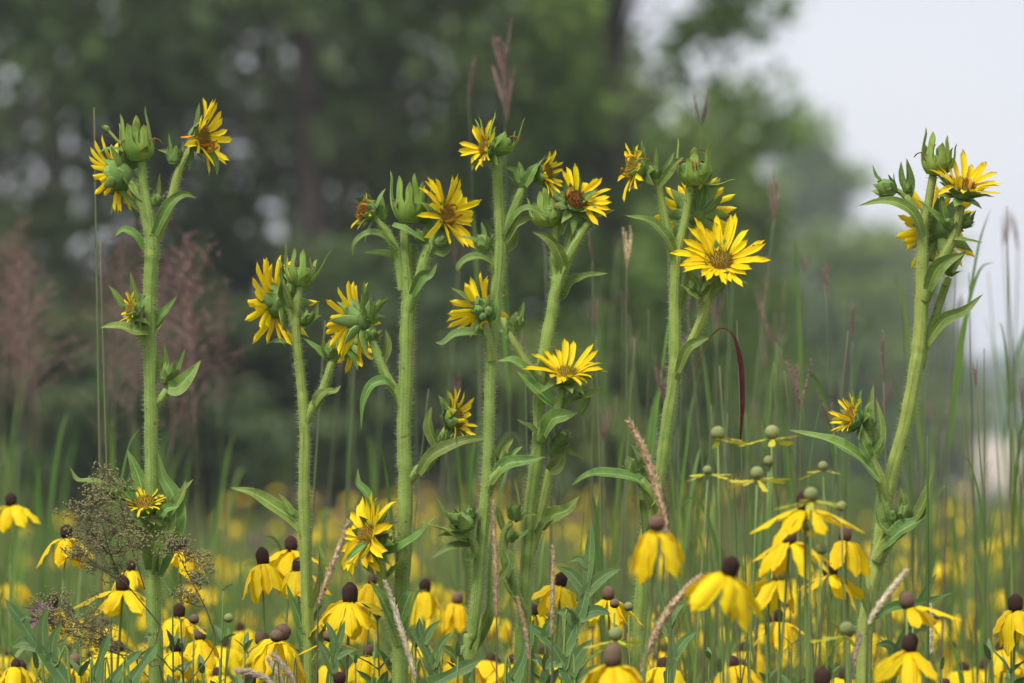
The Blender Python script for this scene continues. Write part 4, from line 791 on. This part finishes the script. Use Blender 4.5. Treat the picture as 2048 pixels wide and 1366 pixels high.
for i, (u, v, d, s, lb) in enumerate(((1436, 866, 6.5, .98, 'green-coned young flower with three flat pale petals beside the red grass blade'), (1544, 864, 6.5, .98, 'green-coned young flower with upswept pale petals, twin of the one by the red blade'),
        (1514, 946, 6.45, .92, 'green cone with short pale petals, lower of a touching pair'), (1537, 922, 6.5, .75, 'green bare cone, upper of a touching pair'), (1415, 940, 6.45, .62, 'small green button cone on a thin stalk by the red grass blade'), (1646, 932, 6.45, .68, 'small green cone below the long lower leaf of the leaning plant'),
        (1616, 1050, 6.3, .8, 'green cone in front of the arched petals of the clump'), (1643, 1098, 6.3, .8, 'green cone lower down before the clump'), (1231, 1268, 6.5, 1.0, 'green cone with pale petals over the brown-topped one'), (1693, 1258, 6.3, 1.0, 'green cone with pale narrow petals low before the clump'),
        (1622, 988, 6.2, .95, 'green round cone just over the highest dark cone of the clump'), (1683, 1012, 6.4, .7, 'tiny green cone at the edge of the highest flower'), (1229, 1207, 6.9, .7, 'tiny brownish cone in front of the small brown one'), (1257, 1213, 6.9, .7, 'tiny grey-green cone on its own stalk near the tall lobed leaf'), (457, 1236, 6.9, .7, 'pale grey bud beside the lance-leaved forb'), (388, 1238, 7.0, .75, 'small brown-green cone close to the forked compass stem'))):
    K(Z[:7] + lb if False else lb, u, v, d, s, (rnd.uniform(-8, 8), rnd.uniform(-6, 6)), 'conegreen' if i not in (12, 15) else 'conetop', 7 if s > .9 else (0 if i in (3, 6, 7, 11, 12, 13, 14) else 4), 'young', cm='round', gap=(200, 290) if i < 2 else None, group='young green coneflower heads', lean=rnd.uniform(-.03, .03))

# coneflowers farther off: whole flowers as shared meshes
def whole_flower(seed, young=False):
    rs = random.Random(seed); g = Grids(); mats = []
    H = 1.15; c = spline([Vector((rs.uniform(-.08, .08), rs.uniform(-.05, .05), -.02)), Vector((rs.uniform(-.04, .04), 0, .5)), Vector((0, 0, H - .01))], 10)
    tube(g, c, [.0022, .0015], 5); mats += ['cstem'] * (len(g.f) - len(mats))
    rot = Matrix.Rotation(R(rs.uniform(-14, 14)), 3, 'Y') @ Matrix.Rotation(R(rs.uniform(-12, 12)), 3, 'X')
    o = Vector((0, 0, H)); sc_ = rs.uniform(.9, 1.15)
    n = 9; rows = [[o + rot @ (Vector((math.cos(a) * math.cos(j * .7854), math.cos(a) * math.sin(j * .7854), 1.3 * math.sin(a))) * .0074 * sc_) for j in range(8)] for a in np.linspace(-1.57, 1.57, 6)]
    g.add(rows, True); mats += ['cone'] * (len(g.f) - len(mats))
    dr = rs.choice(((0, 1), (1, 2), (2, 3), (3, 4)))
    for k in range(n):
        me = CP[rs.choice(dr)]; m = rot @ Matrix.Rotation(6.2832 * (k + rs.uniform(-.25, .25)) / n, 3, 'Z'); off = len(g.v)
        for vt in me.vertices:
            g.v.append(tuple(o + m @ (vt.co * sc_ * 1.05))); g.uv.append((.5, .5))
        for pl in me.polygons: g.f.append(tuple(off + x for x in pl.vertices))
    mats += ['cpetal'] * (len(g.f) - len(mats))
    me = g.mesh('coneflower_whole'); names = ['cstem', 'cone', 'cpetal']
    for q in names: me.materials.append(M[q])
    me.polygons.foreach_set('material_index', np.array([names.index(q) for q in mats], np.int32)); return me
WF = [whole_flower(300 + i) for i in range(14)]
rf = random.Random(77)
FEET = ((90, 'below the brown panicle'), (308, 'at the foot of the forked compass plant'), (460, 'between the forked and the slim compass plant'), (612, 'at the foot of the slim compass plant'), (710, 'between the slim and the thick compass plant'), (805, 'at the foot of the thick compass plant'), (945, 'at the foot of the tallest of the close pair'), (1045, 'at the foot of the withered-topped compass plant'), (1160, 'below the tall lobed leaf'), (1285, 'at the foot of the widest-flowered compass plant'), (1430, 'under the tipped-over blurred coneflower'), (1600, 'under the dense coneflower clump'), (1735, 'at the foot of the leaning compass plant'), (1960, 'among tall grass past the leaning plant'))
for i in range(250):
    near = i < 120
    d = rf.uniform(7.3, 10.2) if near else 10 + 17 * rf.random() ** 1.5
    u = rf.uniform(-60, 2108)
    if not near and u < 430 and rf.random() < .6: u = rf.uniform(1150, 2100)
    h = rf.uniform(1.0, 1.125) if near else rf.uniform(.98, 1.17)
    b = P(u, 1000, d); sx = rf.uniform(.9, 1.25); o = link('yellow_coneflower', rf.choice(WF), None, None, M4(Matrix.Rotation(rf.random() * 6.28, 3, 'Z') @ Matrix.Rotation(rf.gauss(0, .06), 3, 'X'), Vector((b.x, b.y, 0)), (sx, sx, h / 1.15)))
    tag(o, 'blurred yellow coneflower close behind, ' + min(FEET, key=lambda q: abs(q[0] - u))[1] if near else 'yellow coneflower blurred among far meadow grass toward the wood', 'coneflower', 'coneflowers close behind' if near else 'coneflowers in the far meadow')

# still farther: a mass of yellow heads nobody could count
rs = np.random.default_rng(9); n = 1100
yy = 24 + 34 * rs.random(n) ** .8; xx = (rs.random(n) * 2 - 1) * (yy * .1 + 2.0)
dens = np.sin(xx * 1.1 + 1.3) + np.sin(yy * .5 + xx * .6) + rs.normal(0, .8, n); keep = dens > .75
yy, xx = yy[keep], xx[keep]; n = len(xx); zz = .92 + .28 * rs.random(n)
vs = []; fs = []
for x, y, z in zip(xx, yy, zz):
    k = len(vs); r = .03
    ring = [(x + r * math.cos(a), y + r * math.sin(a), z - .026 - .01 * (j % 2)) for j, a in enumerate(np.linspace(0, 6.2832, 9)[:-1])]
    vs += [(x, y, z)] + ring; fs += [(k, k + 1 + j, k + 1 + (j + 1) % 8) for j in range(8)]
    vs += [(x - .002, y, z), (x + .002, y, z), (x + .01, y, 0)]; fs += [(len(vs) - 3, len(vs) - 2, len(vs) - 1)]
tag(link('distant_coneflowers', np_mesh('distant_coneflowers', vs, fs), 'cpetal'), 'yellow haze of far coneflowers before the wood', 'flowers', kind='stuff')

# bee balm: pinkish ragged heads
def balm_mesh(seed):
    rs = random.Random(seed); g = Grids()
    for k in range(46):
        a = rs.random() * 6.28; e = rs.uniform(-.2, 1.4); d = Vector((math.cos(a) * math.cos(e), math.sin(a) * math.cos(e), math.sin(e)))
        ln = rs.uniform(.016, .027); b = d * .006
        ribbon(g, spline([b, b + d * ln * .6, b + d * ln + Vector((0, 0, -.006))], 5), .004, d.orthogonal(), prof_blade, .2, 0, 3)
    return g.mesh('balm_head')
BM = [balm_mesh(i) for i in range(3)]
def balm(u, v, d, lb):
    h = P(u, v, d); base = Vector((h.x + rf.uniform(-.05, .05), h.y, 0)); t = empty('bee_balm', base); hl = h - base
    stem_to(t, hl, .002, .0015, 'cstem', .03, int(u)); link('flower_head', rf.choice(BM), 'pink', t, Matrix.Translation(hl))
    tag(t, lb, 'wildflower', 'pink bee balm')
balm(83, 1243, 7.15, 'reddish pink ragged flower head behind the large lobed leaf')
for i in range(34):
    d = rf.uniform(15, 34); u = rf.choice((rf.uniform(440, 800), rf.uniform(440, 1150), rf.uniform(830, 900)))
    z = rf.uniform(1.05, 1.22); balm(u, 920 + (CAMZ - z) * F / d, d, 'pink bee balm head blurred in the meadow before the wood')

# ------------------------------------------------------------------ grasses
def blade_on(t, p0, dirx, ln, wd, arch, mat, seed):
    rs = random.Random(seed); y = rs.uniform(-.25, .25)
    c = spline([p0, p0 + Vector((dirx * ln * .18, y * ln * .2, ln * .42)), p0 + Vector((dirx * ln * (.35 + arch * .2), y * ln * .5, ln * (.78 - arch * .25))), p0 + Vector((dirx * ln * (.5 + arch * .45), y * ln, ln * (.95 - arch * .6)))], 14)
    g = Grids(); ribbon(g, c, wd, Vector((-dirx, -.8, .5)), prof_blade, .35, 0, 3, rs.uniform(-.6, .6)); return link('blade', g.mesh('blade'), mat, t)

def turkeyfoot(n, ln, seed, spread=.35, drop=.5):
    rs = random.Random(seed); g = Grids()
    for k in range(n):
        a = rs.random() * 6.28; sp = spread * rs.uniform(.3, 1.0); b = Vector((0, 0, -ln * drop * rs.random() * (n > 4)))
        d = Vector((math.cos(a) * sp, math.sin(a) * sp * .6, 1)); l = ln * rs.uniform(.6, 1)
        c = spline([b, b + d * l * .5, b + d * l], 10); tube(g, c, [.0006, .0011, .0012, .0004], 5)
        for q in c[2:]:
            for _ in range(2):
                o = Vector((rs.gauss(0, .6), rs.gauss(0, .6), 1.8)).normalized() * .007; tube(g, [q, q + o * .5, q + o], [.0004, .0008, .0002], 4)
    return g.mesh('seed_head')
TF = [turkeyfoot(n, l, i, s) for i, (n, l, s) in enumerate(((3, .07, .3), (4, .08, .35), (3, .06, .45), (2, .08, .2)))]
def panicle(seed, h=.34, wdt=.16, nb=40):
    rs = random.Random(seed); g = Grids(); tube(g, [Vector((0, 0, 0)), Vector((.01, 0, h * .6)), Vector((.02, 0, h))], [.0016, .001, .0004], 5)
    for k in range(nb):
        z = h * (k / nb) ** .8; a = rs.random() * 6.28; l = wdt * (1 - .75 * z / h) * rs.uniform(.4, 1.1)
        b = Vector((.02 * z / h, 0, z)); e = b + Vector((math.cos(a) * l, math.sin(a) * l, l * rs.uniform(.3, 1.0)))
        c = spline([b, b.lerp(e, .5) + Vector((0, 0, .01)), e], 5); tube(g, c, [.0006, .0005, .0004], 3, cap=False)
        for _ in range(6):
            q = c[rs.randrange(1, 5)]; o = Vector((rs.gauss(0, 1), rs.gauss(0, 1), rs.gauss(.3, 1))).normalized() * rs.uniform(.006, .016)
            tube(g, [q, q + o * .6, q + o], [.0004, .0014, .0003], 3, cap=False)
    return g.mesh('panicle')
PN = [panicle(i) for i in range(4)]

def culm(label, group, top, d, lean, blades, seed, head=None, hm='purple', r=.0017, mat='culm', bm='grass', bw=.008, hs=1.0, bl=(.18, .36), name='tall_grass'):
    rs = random.Random(seed); h = P(top[0], top[1], d); base = Vector((h.x - lean, h.y + rs.uniform(-.06, .06), 0)); t = empty(name, base); hl = h - base
    g = Grids(); c = spline([Vector((0, 0, -.02)), Vector((hl.x * .2, hl.y * .3, hl.z * .35)), Vector((hl.x * .55, hl.y * .7, hl.z * .7)), hl], 22)
    tube(g, c, [r * 1.3, r * 1.2, r, r * .7, r * .35], 6); link('culm', g.mesh('culm'), mat, t)
    for k in range(blades):
        f = rs.uniform(.35, .85); blade_on(t, c[int(f * 21)], rs.choice((-1, 1)) * rs.uniform(.05, .35), rs.uniform(*bl), bw * rs.uniform(.6, 1.1), rs.uniform(0, .9) ** 2.2, bm, seed * 7 + k)
    if head is not None: link('seed_head', head, hm, t, M4(Matrix.Rotation(rs.random() * 6.28, 3, 'Z') @ Matrix.Rotation(rs.uniform(-.15, .15), 3, 'X'), hl - Vector((0, 0, .012)), (hs,) * 3))
    return tag(t, label, 'grass', group)
G1 = 'grass stems behind the compass plants'
rg = random.Random(21)
# named single stems the photograph shows clearly
culm('tall grass with a large branching purple seed head above the close pair', G1, (1008, 130), 8.6, -.02, 2, 1, turkeyfoot(13, .075, 71, .55, 1.1), hs=1.0, r=.002)
culm('tall grass with a slim purple seed fork beside the branching one', G1, (937, 195), 8.6, -.05, 1, 2, TF[3], hs=1.0)
culm('dark thin seed fork above the round spent crown', G1, (1402, 235), 8.2, .03, 1, 3, TF[2], hs=.8)
culm('purple three-pronged seed fork between widest flower and leaning plant', G1, (1548, 430), 8.4, .12, 2, 4, TF[0], hs=1.15)
culm('lone dark green grass blade standing beside the forked compass plant', G1, (188, 215), 7.5, -.02, 0, 5, None, r=.0024)
culm('bright green grass stem close beside the forked compass plant', G1, (200, 480), 7.4, -.03, 1, 6, None, r=.002, bl=(.22, .26), bw=.006)
culm('slender bare grass stem crossing in front of the widest flower', G1, (1452, 505), 6.6, -.035, 0, 7, None, r=.0012)
culm('upright green grass stem against the sky past the leaning plant', G1, (2014, 412), 8.0, -.01, 2, 8, None, r=.002, bw=.0045)
culm('second upright grass stem against the sky beside the leaning leaf', G1, (1938, 545), 8.0, -.02, 2, 9, None, r=.0018, bw=.0045)
culm('pale seed tuft grass in front of the sky gap between two compass plants', G1, (1253, 520), 7.9, 0, 1, 10, TF[1], 'beige', hs=.8)
culm('pinkish seed fork grass beside the right-pointing leaf', G1, (1185, 505), 7.9, 0, 1, 12, TF[0], hs=.7)
culm('thick bright green blade in front of the leaning plant base', G1, (1855, 872), 6.75, .0, 0, 11, None, r=.0028, mat='grass')
for i in range(130):
    k = rg.random()
    if k < .70: u = rg.uniform(1235, 2075); v = rg.uniform(480, 900)
    elif k < .9: u = rg.uniform(900, 1260); v = rg.uniform(480, 880)
    else: u = rg.uniform(620, 900); v = rg.uniform(620, 900)
    d = rg.uniform(7.5, 10.5)
    culm('slender tall grass stem among many behind the compass plants', 'tall prairie grass stand', (u, v), d, rg.uniform(-.10, .10), rg.choice((1, 2, 2, 3)), 400 + i, rg.choice(TF) if rg.random() < .3 else None, r=rg.uniform(.0014, .0026), hs=rg.uniform(.5, 1), bw=rg.uniform(.004, .008))
for i in range(30):
    u = rg.uniform(-40, 450); d = rg.uniform(9.0, 12.5); v = rg.uniform(680, 900) if u < 330 else rg.uniform(760, 920)
    culm('hazy purple-brown panicle grass in the thicket behind the forked plant', 'purple panicle grasses', (u, v), d, rg.uniform(-.12, .12), 4, 600 + i, PN[i % 4], r=.0014, hs=rg.uniform(.5, .85), bw=.008, name='panicle_grass')

# red-tipped arching blade
t = culm('dark blue-green grass stem bearing one arching dark red blade', G1, (1474, 640), 6.85, -.03, 0, 31, None, r=.0016)
tb = t.location; g = Grids(); dd = 6.84
ribbon(g, spline([P(u, v, dd) - tb for u, v in ((1480, 880), (1484, 800), (1481, 730), (1468, 675), (1444, 657), (1420, 675), (1398, 715), (1375, 770))], 34), 11 * dd / F, Vector((.6, -.7, .2)), lambda s: (.35 + .65 * min(1, s / .12)) * (1 - .62 * min(1, max(0, (s - .28) / .18))) * (1 - .6 * max(0, (s - .5) / .5)), .5, .03, 5, 1.5)
link('blade', g.mesh('red_blade'), 'redblade', t)

# spikes of cool-season grass
def spike(label, pts, wd, d, mat='beige', group='dry tan grass spikes'):
    h = [P(u, v, d) for u, v in pts]; lo = h[-1]; base = Vector((lo.x + (lo.x - h[0].x) * .35, lo.y + .02, 0)); t = empty('grass_spike', base)
    q = [x - base for x in h]; c = spline(q, 40); g = Grids(); px = d / F; rs = random.Random(int(wd * 10 + pts[0][0]))
    rad = [wd * px * .06, wd * px * .22, wd * px * .27, wd * px * .24, wd * px * .10]; tube(g, c, rad, 7, .12)
    fr = frames(c, Vector((.3, -1, .2)))
    for i in range(1, 39):
        r = lerps(rad, i / 39)
        for k in range(10):
            a = rs.random() * 6.28; tt, nn, bb = fr[i]; o = nn * math.cos(a) + bb * math.sin(a)
            p0 = c[i] + o * r * .8 + tt * rs.uniform(-1, 1) * wd * px * .15; e = (o * rs.uniform(.35, .9) - tt * 1.0).normalized() * wd * px * rs.uniform(.25, .55)
            tube(g, [p0, p0 + e * .5, p0 + e], [wd * px * .04, wd * px * .06, wd * px * .008], 4, cap=False)
    link('spike', g.mesh('spike'), mat, t)
    g = Grids(); tube(g, spline([Vector((0, 0, -.02)), Vector((q[-1].x * .5, q[-1].y, q[-1].z * .55)), q[-1], c[30]], 16), [.0014, .0011, .0009], 5); link('culm', g.mesh('culm'), 'culm', t)
    tag(t, label, 'grass', group)
spike('long tan grass spike arching beside the widest-flowered compass plant', [(1257, 842), (1282, 890), (1303, 945), (1322, 1010), (1338, 1080)], 24, 6.55)
spike('tan grass spike slanting between two blurred coneflowers', [(1405, 1150), (1370, 1182), (1330, 1232), (1300, 1290), (1282, 1345)], 22, 6.45)
spike('tan grass spike leaning over the low tilted flower', [(697, 1040), (682, 1085), (665, 1130), (650, 1170), (636, 1208)], 17, 6.7)
spike('pale grass spike curving past the thick compass stem', [(770, 1162), (785, 1205), (802, 1260), (818, 1310), (832, 1360)], 17, 6.75, 'pale')
spike('straight tan grass spike in front of the tall compass stem', [(985, 1000), (988, 1060), (991, 1120), (992, 1180), (993, 1235)], 16, 6.7)
spike('straight tan grass spike before the tall lobed leaf', [(1105, 1090), (1106, 1140), (1105, 1190), (1104, 1230), (1104, 1272)], 14, 6.75)
spike('short tan grass spike between two compass stems', [(1034, 1194), (1042, 1225), (1050, 1258), (1055, 1290), (1058, 1320)], 13, 6.75)
spike('white grass spike lying nearly flat over the meadow', [(470, 1342), (492, 1343), (515, 1350), (538, 1362), (560, 1385)], 18, 6.7, 'pale')
spike('white grass spike, longer of two crossing the one-sided coneflower', [(543, 1308), (558, 1322), (572, 1340), (584, 1358), (594, 1385)], 17, 6.7, 'pale')
spike('white grass spike, shorter of two crossing the one-sided coneflower', [(535, 1316), (545, 1332), (556, 1350), (566, 1368), (575, 1390)], 14, 6.72, 'pale')
spike('blurred pale grass spike against the leaning compass stem', [(1812, 1140), (1795, 1165), (1775, 1190), (1752, 1220), (1735, 1250)], 18, 6.4, 'pale')
spike('pale grass spike low in front of the leaning compass stem', [(1722, 1268), (1715, 1290), (1708, 1315), (1702, 1340), (1697, 1370)], 16, 6.5, 'pale')
spike('pale upright grass spike past the leaning compass stem', [(1860, 1208), (1861, 1235), (1861, 1262), (1862, 1285), (1862, 1310)], 13, 6.8, 'pale')

# ------------------------------------------------------------------ brown airy panicle weed
def airy(label, u0, d, prim, tips):
    px = d / F; b0 = P(u0, 1366, d); base = Vector((b0.x, b0.y, 0)); t = empty('panicle_weed', base); rs = random.Random(4)
    gs = Grids(); gb = Grids(); nodes = []
    for k, pl in enumerate(prim):
        q = [P(u, v, d + rs.uniform(-.02, .02)) - base for u, v in pl]
        if k == 0: q = [Vector((0, 0, -.02)), Vector((.015, 0, .6))] + q
        c = spline(q, 30); tube(gs, c, [.0014 if k == 0 else .0008, .0008, .0005], 5); nodes += [x for x in c if x.z > 1.0]
    for (u, v, sp) in tips:
        e = P(u, v, d + rs.uniform(-.05, .05)) - base
        st = min(nodes, key=lambda x: (x - e).length + (.05 if x.z > e.z - .008 else 0))
        c = spline([st, st.lerp(e, .5) + Vector((rs.uniform(-.006, .006), rs.uniform(-.005, .005), -.004)), e], 8); tube(gs, c, [.0006, .0005, .0003], 4)
        for k in range(13):
            s = c[rs.randrange(3, 8)]; a = e + Vector((rs.gauss(0, sp), rs.gauss(0, sp * .6), rs.gauss(.2, .9) * sp)) * px
            m = s.lerp(a, .5) + Vector((0, 0, -.002)); tube(gs, spline([s, m, a], 5), [.00035, .00022], 3, cap=False)
            for j in range(10):
                q = a + Vector((rs.gauss(0, 1), rs.gauss(0, 1), rs.gauss(.3, .8))) * px * 7
                tube(gs, [a, q], [.0002, .00015], 3, cap=False); r = px * rs.uniform(1.2, 2.2)
                gb.add([[q + Vector((math.cos(k2 * 1.57) * r * w_, math.sin(k2 * 1.57) * r * w_, z_ * r)) for k2 in range(4)] for w_, z_ in ((.1, -1), (1, 0), (.8, .8), (.1, 1.3))], True)
    tag(link('branches', gs.mesh('branches'), 'darkstem', t), kind='stuff'); tag(link('buds', gb.mesh('buds'), 'brownbud', t), kind='stuff')
    tag(t, label, 'weed')
tp = [(190, 985, 20), (230, 965, 18), (170, 1030, 20), (215, 1030, 20), (255, 1040, 18), (160, 1080, 18), (200, 1085, 20), (245, 1090, 20), (285, 1085, 16), (180, 1130, 20), (230, 1140, 18), (150, 1110, 14), (100, 1215, 18), (135, 1225, 20), (170, 1240, 20), (120, 1260, 16), (160, 1275, 18), (200, 1262, 18), (205, 1000, 18), (370, 1110, 12), (345, 1085, 12), (400, 1160, 13), (395, 1130, 12), (375, 1195, 10), (180, 1060, 20), (90, 1240, 12), (225, 1060, 18), (190, 1290, 14)]
prim = [[(330, 1420), (300, 1330), (240, 1290), (190, 1262), (140, 1240), (100, 1222)], [(320, 1250), (275, 1195), (240, 1150), (215, 1090), (200, 1020), (195, 990)], [(250, 1165), (205, 1140), (170, 1110), (155, 1085)], [(290, 1180), (275, 1130), (262, 1090), (240, 1000)], [(330, 1420), (425, 1300), (418, 1235), (395, 1185), (372, 1140), (350, 1095)], [(300, 1330), (320, 1250)]]
airy('airy brown panicle of tiny buds in front of the forked compass stem', 340, 6.85, prim, tp)

# ------------------------------------------------------------------ leafy forbs along the bottom
def forb(label, top, d, pairs, ll, lw, seed, mat='forb', lean=.03, stemmat='cstem', gap=.045, group='leafy stems at the foot of the flowers', ang=.9):
    rs = random.Random(seed); h = P(top[0], top[1], d); base = Vector((h.x + rs.uniform(-lean, lean), h.y, 0)); t = empty('leafy_forb', base); hl = h - base
    c = spline([Vector((0, 0, -.02)), Vector((hl.x * .2, 0, hl.z * .5)), hl], 40); g = Grids(); tube(g, c, [.0022, .0018, .001], 6); link('stem', g.mesh('stem'), stemmat, t)
    px = d / F
    for k in range(pairs):
        z = hl.z - .012 - gap * k
        if z < .1: break
        p0 = min(c, key=lambda q: abs(q.z - z)); a0 = rs.random() * 3.14
        for sgn in (0, 1):
            a = a0 + sgn * 3.14 + rs.uniform(-.4, .4); f = min(1, .45 + .2 * k); l = ll * px * f * rs.uniform(.8, 1.15); up = ang * rs.uniform(.7, 1.3)
            dv = Vector((math.cos(a), math.sin(a) * .8, 0))
            q = spline([p0, p0 + dv * l * .4 + Vector((0, 0, l * .4 * up)), p0 + dv * l * .85 + Vector((0, 0, l * .7 * up))], 12)
            g = Grids(); ribbon(g, q, lw * px * f * rs.uniform(.85, 1.1), Vector((0, 0, 1)) - dv * .4, prof_lance, .35, .04, 5, rs.uniform(-.4, .4)); link('leaf', g.mesh('leaf'), mat, t)
    return tag(t, label, 'forb', group)
forb('grey-green lance-leaved forb with a pointed top beside the one-sided coneflower', (447, 1180), 6.9, 6, 80, 26, 1, gap=.05)
forb('dark-stemmed forb with small oval leaves by the forked compass plant', (362, 1245), 6.85, 7, 46, 20, 2, stemmat='darkstem', gap=.025)
forb('bright green feathery leafy top in front of the thick compass plant', (750, 1268), 6.6, 12, 34, 7, 3, 'bright', gap=.012)
forb('small bright green feathery top by the one-sided coneflower', (440, 1318), 6.8, 9, 30, 6, 4, 'bright', gap=.012)
forb('upright grey leaf cluster against the forked compass stem', (345, 1190), 6.95, 5, 70, 20, 5, gap=.035)
for i, u in enumerate((30, 75, 120, 180, 250, 330, 390, 470, 520, 560, 640, 690, 730, 790, 850, 900, 930, 1000, 1070, 1120, 1170, 1230, 1330, 1400, 1460, 1520, 1580, 1640, 1700, 1760, 1820, 1880, 1960, 2030)):
    uu = u + rg.uniform(-25, 25); vv = rg.uniform(1215, 1350); ft = min(FEET, key=lambda q: abs(q[0] - uu))[1]; sz = rg.uniform(75, 120)
    forb(('taller ' if vv < 1275 else 'low ') + ('broad' if sz > 97 else 'narrow') + '-leaved grey-green forb ' + ft, (uu, vv), rg.uniform(6.7, 7.5), 6, sz, sz * rg.uniform(.22, .30), 50 + i, gap=.04)

# small dark beetle and a drop of water
t = empty('beetle', P(1508, 492, 7.02)); g = Grids()
for cx, rx, rz in ((0, .0022, .0017), (.0026, .0012, .0012)):
    g.add([[(cx + rx * math.sin(a), rz * math.cos(a) * math.cos(j * .785), rz * math.cos(a) * math.sin(j * .785)) for j in range(8)] for a in np.linspace(-1.57, 1.57, 7)], True)
link('body', g.mesh('body'), 'shell', t)
for k in range(6):
    s = -1 if k % 2 else 1; x = -.001 + .001 * (k // 2); g = Grids(); tube(g, [Vector((x, s * .001, 0)), Vector((x, s * .003, .0005)), Vector((x, s * .004, -.0025))], [.0002, .00012], 4); link('leg', g.mesh('leg'), 'shell', t)
tag(t, 'tiny dark beetle on the ray tip of the widest flower', 'insect')

# ------------------------------------------------------------------ meadow grass: uncountable
def grass_field(name, label, n, y0, y1, ypow, margin, zr, wd, seed, mat, xmul=.0866):
    rs = np.random.default_rng(seed); y = y0 + (y1 - y0) * rs.random(n) ** ypow; x = (rs.random(n) * 2 - 1) * (y * xmul + margin)
    h = zr[0] + (zr[1] - zr[0]) * rs.beta(2.2, 2.0, n); a = rs.random(n) * 6.2832; ln = h * rs.uniform(.05, .45, n); w_ = wd * rs.uniform(.5, 1.3, n) * (1 + y / 30)
    b = rs.normal(0, 1, n) * .9; V = []
    for s, wf in ((0, .7), (.35, 1), (.7, .8), (1, .05)):
        px_ = x + np.cos(a) * ln * s ** 2; py_ = y + np.sin(a) * ln * s ** 2; pz_ = h * (s - .18 * (ln / h) * s ** 3) - .01
        for sg in (-1, 1): V.append(np.stack([px_ + sg * np.cos(b) * w_ * wf * .5, py_ + sg * np.sin(b) * w_ * wf * .5, pz_], 1))
    v = np.stack(V, 1).reshape(-1, 3); o = (np.arange(n) * 8)[:, None]
    f = np.concatenate([o + np.array([[2 * k, 2 * k + 1, 2 * k + 3, 2 * k + 2]]) for k in range(3)], 1).reshape(-1, 4)
    tag(link(name, np_mesh(name, v, f, True), mat), label, 'grass', kind='stuff')
M['mead'] = plantmat('meadow_grass', (.100, .18, .032), (.19, .25, .055), 2.5, .55, .30, var=0)
M['meadb'] = plantmat('meadow_grass_blue', (.065, .13, .045), (.10, .18, .05), 2.5, .55, .30, var=0)
M['straw'] = plantmat('meadow_straw', (.20, .16, .07), (.13, .08, .05), 2.5, .6, .25, var=0)
grass_field('meadow_grass', 'dense green grass under and behind the coneflowers', 24000, 6.6, 16, 1.2, .9, (.55, 1.10), .006, 1, 'mead')
grass_field('meadow_grass', 'blue-green broader grass mixed through the near meadow', 9000, 6.6, 16, 1.2, .9, (.6, 1.14), .008, 2, 'meadb')
grass_field('meadow_grass', 'green grass of the far meadow up to the wood', 34000, 16, 64, 1.0, 2.0, (.6, 1.12), .010, 3, 'mead')
grass_field('meadow_straw', 'thin brown and straw stems standing in the meadow', 5000, 7.6, 40, 1.1, 1.0, (.8, 1.36), .003, 4, 'straw')
grass_field('foreground_grass', 'short grass between the camera and the flowers', 5000, 1.5, 6.6, 1.0, .8, (.3, .8), .006, 5, 'mead')
grass_field('tall_meadow_grass', 'tall green blades thick behind the leaning compass plant', 3600, 7.6, 14, 1.0, .2, (.95, 1.42), .0055, 6, 'mead')

# ------------------------------------------------------------------ haze
hz = bpy.data.materials.new('haze_air'); hz.use_nodes = True; t = hz.node_tree; t.nodes.clear()
o_ = t.nodes.new('ShaderNodeOutputMaterial'); pv = t.nodes.new('ShaderNodeVolumePrincipled')
pv.inputs['Color'].default_value = (.86, .90, .97, 1); pv.inputs['Density'].default_value = 0.0008; pv.inputs['Anisotropy'].default_value = .2
t.links.new(pv.outputs[0], o_.inputs['Volume'])
x0, x1, y0, y1, z0, z1 = -310, 310, -12, 700, -1.5, 18
hv = [(x, y, z) for z in (z0, z1) for y in (y0, y1) for x in (x0, x1)]
hf = [(0, 2, 3, 1), (4, 5, 7, 6), (0, 1, 5, 4), (2, 6, 7, 3), (0, 4, 6, 2), (1, 3, 7, 5)]
tag(link('haze', np_mesh('haze', hv, hf), hz), 'pale even haze hanging over meadow and wood', 'haze', kind='stuff')
